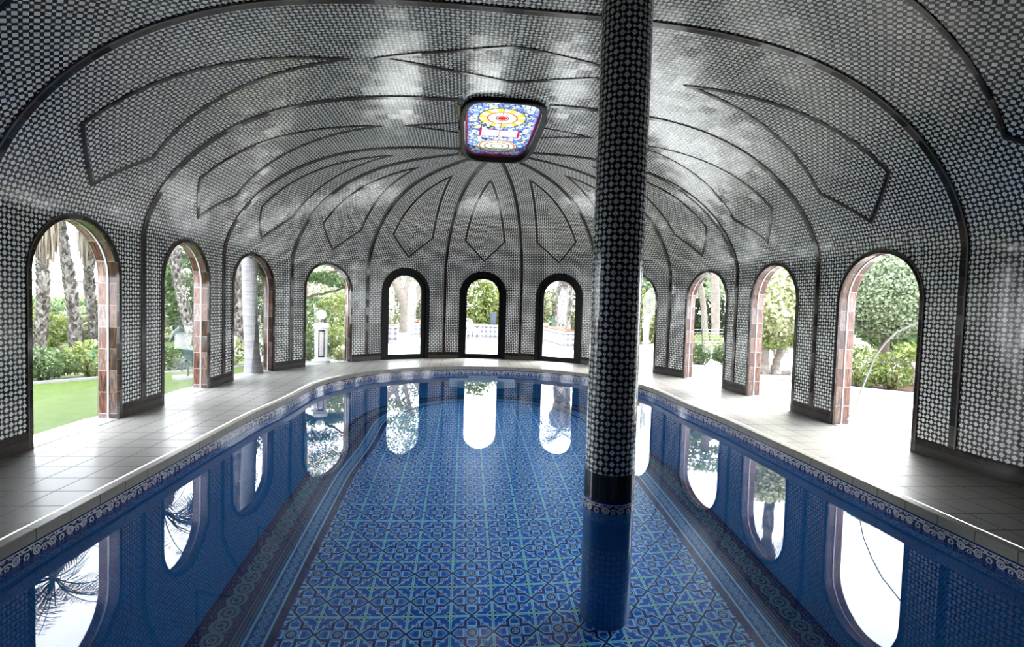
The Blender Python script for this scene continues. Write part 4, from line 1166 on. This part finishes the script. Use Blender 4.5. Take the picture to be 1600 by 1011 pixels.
ED = [(0, 1), (1, 2), (2, 3), (3, 4), (4, 5), (5, 6), (6, 7), (7, 8), (8, 9), (3, 10), (10, 11), (11, 12), (12, 13), (3, 14), (14, 15), (15, 16), (16, 17), (0, 18), (18, 19), (19, 20), (20, 21), (21, 22), (0, 23), (23, 24), (24, 25), (25, 26), (26, 27), (0, 28), (28, 29), (29, 30), (6, 31), (6, 32)]
J = [((a*.66, b*.66, c*.66 + (.25*max(0, min(1, (c-.80)/.3)))), rr_*.66) for (a, b, c), rr_ in J]
sk_me.from_pydata([tuple(HP(*p) - hb) for p, _ in J], ED, [])
so_ = bpy.data.objects.new('body_cage', sk_me); COL.objects.link(so_)
md = so_.modifiers.new('s', 'SKIN'); md.use_smooth_shade = True
sk_me.skin_vertices[0].data[0].use_root = True
for i, (_, rr_) in enumerate(J): sk_me.skin_vertices[0].data[i].radius = (rr_, rr_)
m2 = so_.modifiers.new('d', 'SUBSURF'); m2.levels = m2.render_levels = 2
dg = bpy.context.evaluated_depsgraph_get(); nm_ = bpy.data.meshes.new_from_object(so_.evaluated_get(dg)); bpy.data.objects.remove(so_)
nm_.materials.clear(); nm_.materials.append(M['bronze_green']); nm_.polygons.foreach_set('use_smooth', [True]*len(nm_.polygons))
ho = bpy.data.objects.new('body', nm_); COL.objects.link(ho); ho.parent = ht
mb = MB()
for i in range(9):
    f = i/8; p = HP(.20 + .125*f, 0, .60 + .38*f); mb.tube([p - hd*.035*(1-f*.3), p - hd*.075 + Vector((0, 0, -.06))], [.02, .008], 6)
mb.build('mane', M['bronze_green'], ht)
mb = MB(); mb.box(tuple(hb + Vector((0, 0, .025))), (.45, .17, .025), math.atan2(hd.y, hd.x)); mb.build('base_slab', M['slab'], ht, False)

# right-hand side of the garden
tree('variegated_tree', 'cream-speckled variegated tree with clustered pale trunks in a small bed', (7.33, 12.15, -.05), [([(7.18, 12.1, -.08), (7.15, 12.1, .3), (7.05, 12.1, .9)], .13, .07), ([(7.42, 12.15, -.08), (7.5, 12.15, .3), (7.62, 12.2, .9)], .13, .06), ([(7.30, 12.3, -.08), (7.3, 12.35, .4), (7.3, 12.3, 1.1)], .10, .06), ([(7.05, 12.0, -.04), (6.9, 11.95, .06)], .1, .05), ([(7.5, 12.0, -.04), (7.72, 11.9, .07)], .12, .07), ([(7.3, 11.95, -.05), (7.35, 11.85, .06)], .13, .08)],
     [((7.33, 12.3, 1.95), (1.15, 1.0, 1.06), 1)], 'leaf_variegated', 10000, .105, seed=6, lump=.12, shell=.6, asp=.85)
q = [leaves((7.4, 12.2, .85), (.78, .7, .26), 900, .09, seed=61), leaves((7.1, 12.0, .75), (.4, .4, .14), 250, .09, seed=62)]
vt = [o for o in bpy.data.objects if o.name.startswith('variegated_tree')][0]
lo = quads('lower_foliage', q, M['leaf_lime'], vt); lo['label'] = 'plain green lower leaves'
mb = MB()
bp = [(6.72, 11.62), (7.5, 11.5), (7.95, 12.2), (7.3, 12.8), (6.65, 12.3)]
P = []
for (x, y) in bp + bp[:1]: P.append([(x, y, -.06), (x, y, .02), (7.33+(x-7.33)*.9, 12.1+(y-12.1)*.9, .02), (7.33+(x-7.33)*.9, 12.1+(y-12.1)*.9, -.06)])
mb.grid(P, [[(0, 0)]*4]*6); bd = thing('tree_bed', 'small brick-edged soil bed under the variegated tree', 'bed', (7.33, 12.1, -.05)); mb.build('edging', plain('brick_edge', (.30, .25, .20), .8, .2, .3, 20), bd, False)
mb = MB(); mb.quadp([(7.33+(x-7.33)*.9, 12.1+(y-12.1)*.9, -.005) for x, y in bp]); mb.build('soil', M['soil'], bd, False)
tree('clipped_tree', 'big clipped round grey-green tree behind the kerb', (9.7, 11.35, 0), [([(9.7, 11.35, 0), (9.7, 11.35, .6), (9.75, 11.4, 1.4)], .13, .09)], [((9.72, 11.35, 2.12), (1.08, 1.0, 1.12), 1)], 'leaf_grey', 28000, .075, 'bark_dark', seed=7, lump=.05, shell=.78, asp=.95)
bush('kerb_shrub', 'yellow-green shrub at the left of the kerb bed', 'shrub', (8.25, 10.35, -.02), (.52, .5, .46), 1300, .11, 'leaf_lime', 'shrubs in the kerb bed', 141)
bush('kerb_shrub', 'yellow-green shrub in the middle of the kerb bed', 'shrub', (8.75, 10.05, -.02), (.42, .4, .40), 800, .11, 'leaf_lime', 'shrubs in the kerb bed', 142)
tree('kerb_shrub', 'tall thin-stemmed yellow-green shrub at the right of the kerb bed', (9.05, 9.75, -.02), [([(9.02, 9.75, -.04), (9.05, 9.8, .3), (8.95, 9.8, .62)], .035, .02), ([(9.08, 9.72, -.04), (9.15, 9.75, .3), (9.3, 9.75, .6)], .03, .02)], [((9.1, 9.8, .80), (.55, .5, .20), 1)], 'leaf_lime', 620, .11, 'bark_pale', 'shrubs in the kerb bed', 'shrub', 8, shell=.2)
mb = MB(); mb.box((10.4, 10.5, .3), (.75, .06, .38), -.75); tag(mb.build('garden_wall', M['render_white'], None, False), 'low pale rendered wall behind the kerb bed', 'wall', None, 'structure')
kp = [(6.9, 11.2), (7.77, 9.95), (8.1, 9.6), (8.5, 9.28), (9.2, 8.95), (10.5, 8.6), (12, 8.4)]
P = []
for i, (x, y) in enumerate(kp):
    a, b = kp[max(i-1, 0)], kp[min(i+1, len(kp)-1)]; d_ = Vector((b[0]-a[0], b[1]-a[1])).normalized(); nx, ny = -d_.y*.07, d_.x*.07
    P.append([(x-nx, y-ny, -.06), (x-nx, y-ny, .03), (x+nx, y+ny, .03), (x+nx, y+ny, -.06)])
mb = MB(); mb.grid(P, [[(0, 0)]*4]*len(kp)); tag(mb.build('kerb', M['slab'], auto=30), 'curved pale stone kerb edging the shrub bed', 'kerb')
ngon('soil_bed', [(x, y) for x, y in kp] + [(12, 12), (8.2, 12.6), (7.9, 11.5)], M['soil'], 'brown mulch bed behind the curved kerb', 'bed', -.03)
tree('pale_trunk_tree', 'slender pale-trunked tree left in the opening right of the column', (10.0, 21.1, -.05), [([(10.05, 21.1, -.1), (9.9, 21.1, 1.6), (9.5, 21.1, 3.4)], .14, .10), ([(9.8, 21.1, 2.3), (9.1, 21, 3.0)], .06, .03)], [((9.4, 21.4, 3.7), (1.2, 1, .5), .5), ((10.6, 22.4, 2.7), (1.2, .8, .7), .5)], 'leaf_grey', 1800, .2, seed=9)
tree('pale_trunk_tree', 'straighter pale-trunked tree right in the opening right of the column', (9.45, 19.1, -.05), [([(9.45, 19.1, -.1), (9.42, 19.1, 1.2), (9.25, 19.2, 3.8)], .15, .17)], [((9.3, 19.4, 4.1), (1.3, 1, .5), .6), ((8.7, 19.6, 3.2), (.5, .4, .3), .2)], 'leaf_grey', 1500, .2, seed=10)
for i, (x, y, r_, h, mt, lab) in enumerate(((6.35, 14.2, .42, .55, 'leaf_shrub', 'rounded green shrub left in the opening right of the column'), (7.25, 14.35, .40, .50, 'leaf_shrub', 'rounded green shrub right in the opening right of the column'), (8.2, 17.4, .9, .65, 'leaf_lime', 'low bright shrub behind the wire fence'), (11.6, 25.0, 2.4, 3.6, 'leaf_dark', 'dark shrub mass far behind the pale trunks'), (9.0, 27.0, 2.2, 3.0, 'leaf_shrub', 'mid green shrub mass far behind the pale trunks'), (14.5, 22.0, 2.2, 2.8, 'leaf_shrub', 'mid green shrub mass behind the variegated tree'), (15.5, 16.5, 2.2, 2.6, 'leaf_shrub', 'green shrub mass behind the clipped round tree'))):
    bush('yard_shrub', lab, 'shrub', (x, y, -.06), (r_, r_*.8, h*.6), 1600 if r_ < 1 else 4500, .09 if r_ < 1 else .34, mt, 'shrubs round the gravel yard', 150+i, 5)
fe = thing('wire_fence', 'light wire fence behind the shrubs right of the column', 'fence', (7.9, 16.2, -.05))
for i in range(5):
    mb = MB(); x = 6.4 + i*.95; mb.tube([(x, 15.6 + i*.35, -.06), (x, 15.6 + i*.35, .95)], .022, 8); mb.build('post', M['metal'], fe)
mb = MB()
for z in np.linspace(.08, .9, 9): mb.tube([(6.4, 15.6, z), (10.2, 17.0, z)], .005, 4)
for i in range(33): f = i/32; mb.tube([(6.4+3.8*f, 15.6+1.4*f, .06), (6.4+3.8*f, 15.6+1.4*f, .92)], .004, 4)
mb.build('wire_mesh', M['metal'], fe)
# white arched gate frame just outside the opening behind the column
ax, ay = 4.42, 13.25; rz = 1.15; ga = thing('garden_arch', 'white arched gate frame outside the opening behind the column', 'arch', (ax, ay, -.05))
def AP(u_, v_, z): return (ax + u_*math.cos(rz) - v_*math.sin(rz), ay + u_*math.sin(rz) + v_*math.cos(rz), z)
for w_, r_, nm in ((.42, .05, 'outer_frame'), (.27, .035, 'inner_frame')):
    mb = MB(); mb.tube([AP(-w_, 0, -.05), AP(-w_, 0, 1.0)] + [AP(-w_*math.cos(PI*k/12), 0, 1.0 + w_*math.sin(PI*k/12)*.9) for k in range(13)] + [AP(w_, 0, 1.0), AP(w_, 0, -.05)], r_, 8); mb.build(nm, M['white_paint'], ga)
# ------------------------------------------------------------------ light and camera
w = bpy.data.worlds.new('World'); SC.world = w; w.use_nodes = True; nt = w.node_tree; nt.nodes.clear()
out = nt.nodes.new('ShaderNodeOutputWorld'); bg = nt.nodes.new('ShaderNodeBackground'); tc = nt.nodes.new('ShaderNodeTexCoord'); sp = nt.nodes.new('ShaderNodeSeparateXYZ'); rp = nt.nodes.new('ShaderNodeValToRGB')
nt.links.new(tc.outputs['Generated'], sp.inputs[0]); nt.links.new(sp.outputs[2], rp.inputs[0])
rp.color_ramp.elements[0].position = 0; rp.color_ramp.elements[0].color = (.92, .95, 1, 1); rp.color_ramp.elements[1].position = .9; rp.color_ramp.elements[1].color = (.80, .88, 1, 1)
nt.links.new(rp.outputs[0], bg.inputs[0]); bg.inputs[1].default_value = 6.0; nt.links.new(bg.outputs[0], out.inputs[0])
sl = bpy.data.lights.new('sun', 'SUN'); sl.energy = 9; sl.angle = math.radians(40); sl.color = (1, .97, .92)
so = bpy.data.objects.new('sun', sl); COL.objects.link(so); so.rotation_euler = Vector((-.62, -.35, -.70)).to_track_quat('-Z', 'Y').to_euler()

F_, YAW, PIT, ROL = 786.5346, .0949357, -.0415449, .0302751
cam = bpy.data.cameras.new('camera'); cam.sensor_width = 36; cam.sensor_fit = 'HORIZONTAL'; cam.lens = F_/1600*36; cam.clip_end = 500; cam.clip_start = .05
co = bpy.data.objects.new('camera', cam); COL.objects.link(co); SC.camera = co
d = Vector((math.sin(YAW)*math.cos(PIT), math.cos(YAW)*math.cos(PIT), math.sin(PIT))); r = Vector((math.cos(YAW), -math.sin(YAW), 0)); u = r.cross(d)
r2 = math.cos(ROL)*r + math.sin(ROL)*u; u2 = -math.sin(ROL)*r + math.cos(ROL)*u
Mx = Matrix((r2, u2, -d)).transposed().to_4x4(); Mx.translation = (-.50998, 0, 1.6); co.matrix_world = Mx
vs = SC.view_settings; vs.view_transform = 'Standard'; vs.look = 'None'; vs.gamma = 1; vs.use_curve_mapping = False; vs.exposure = 1.45
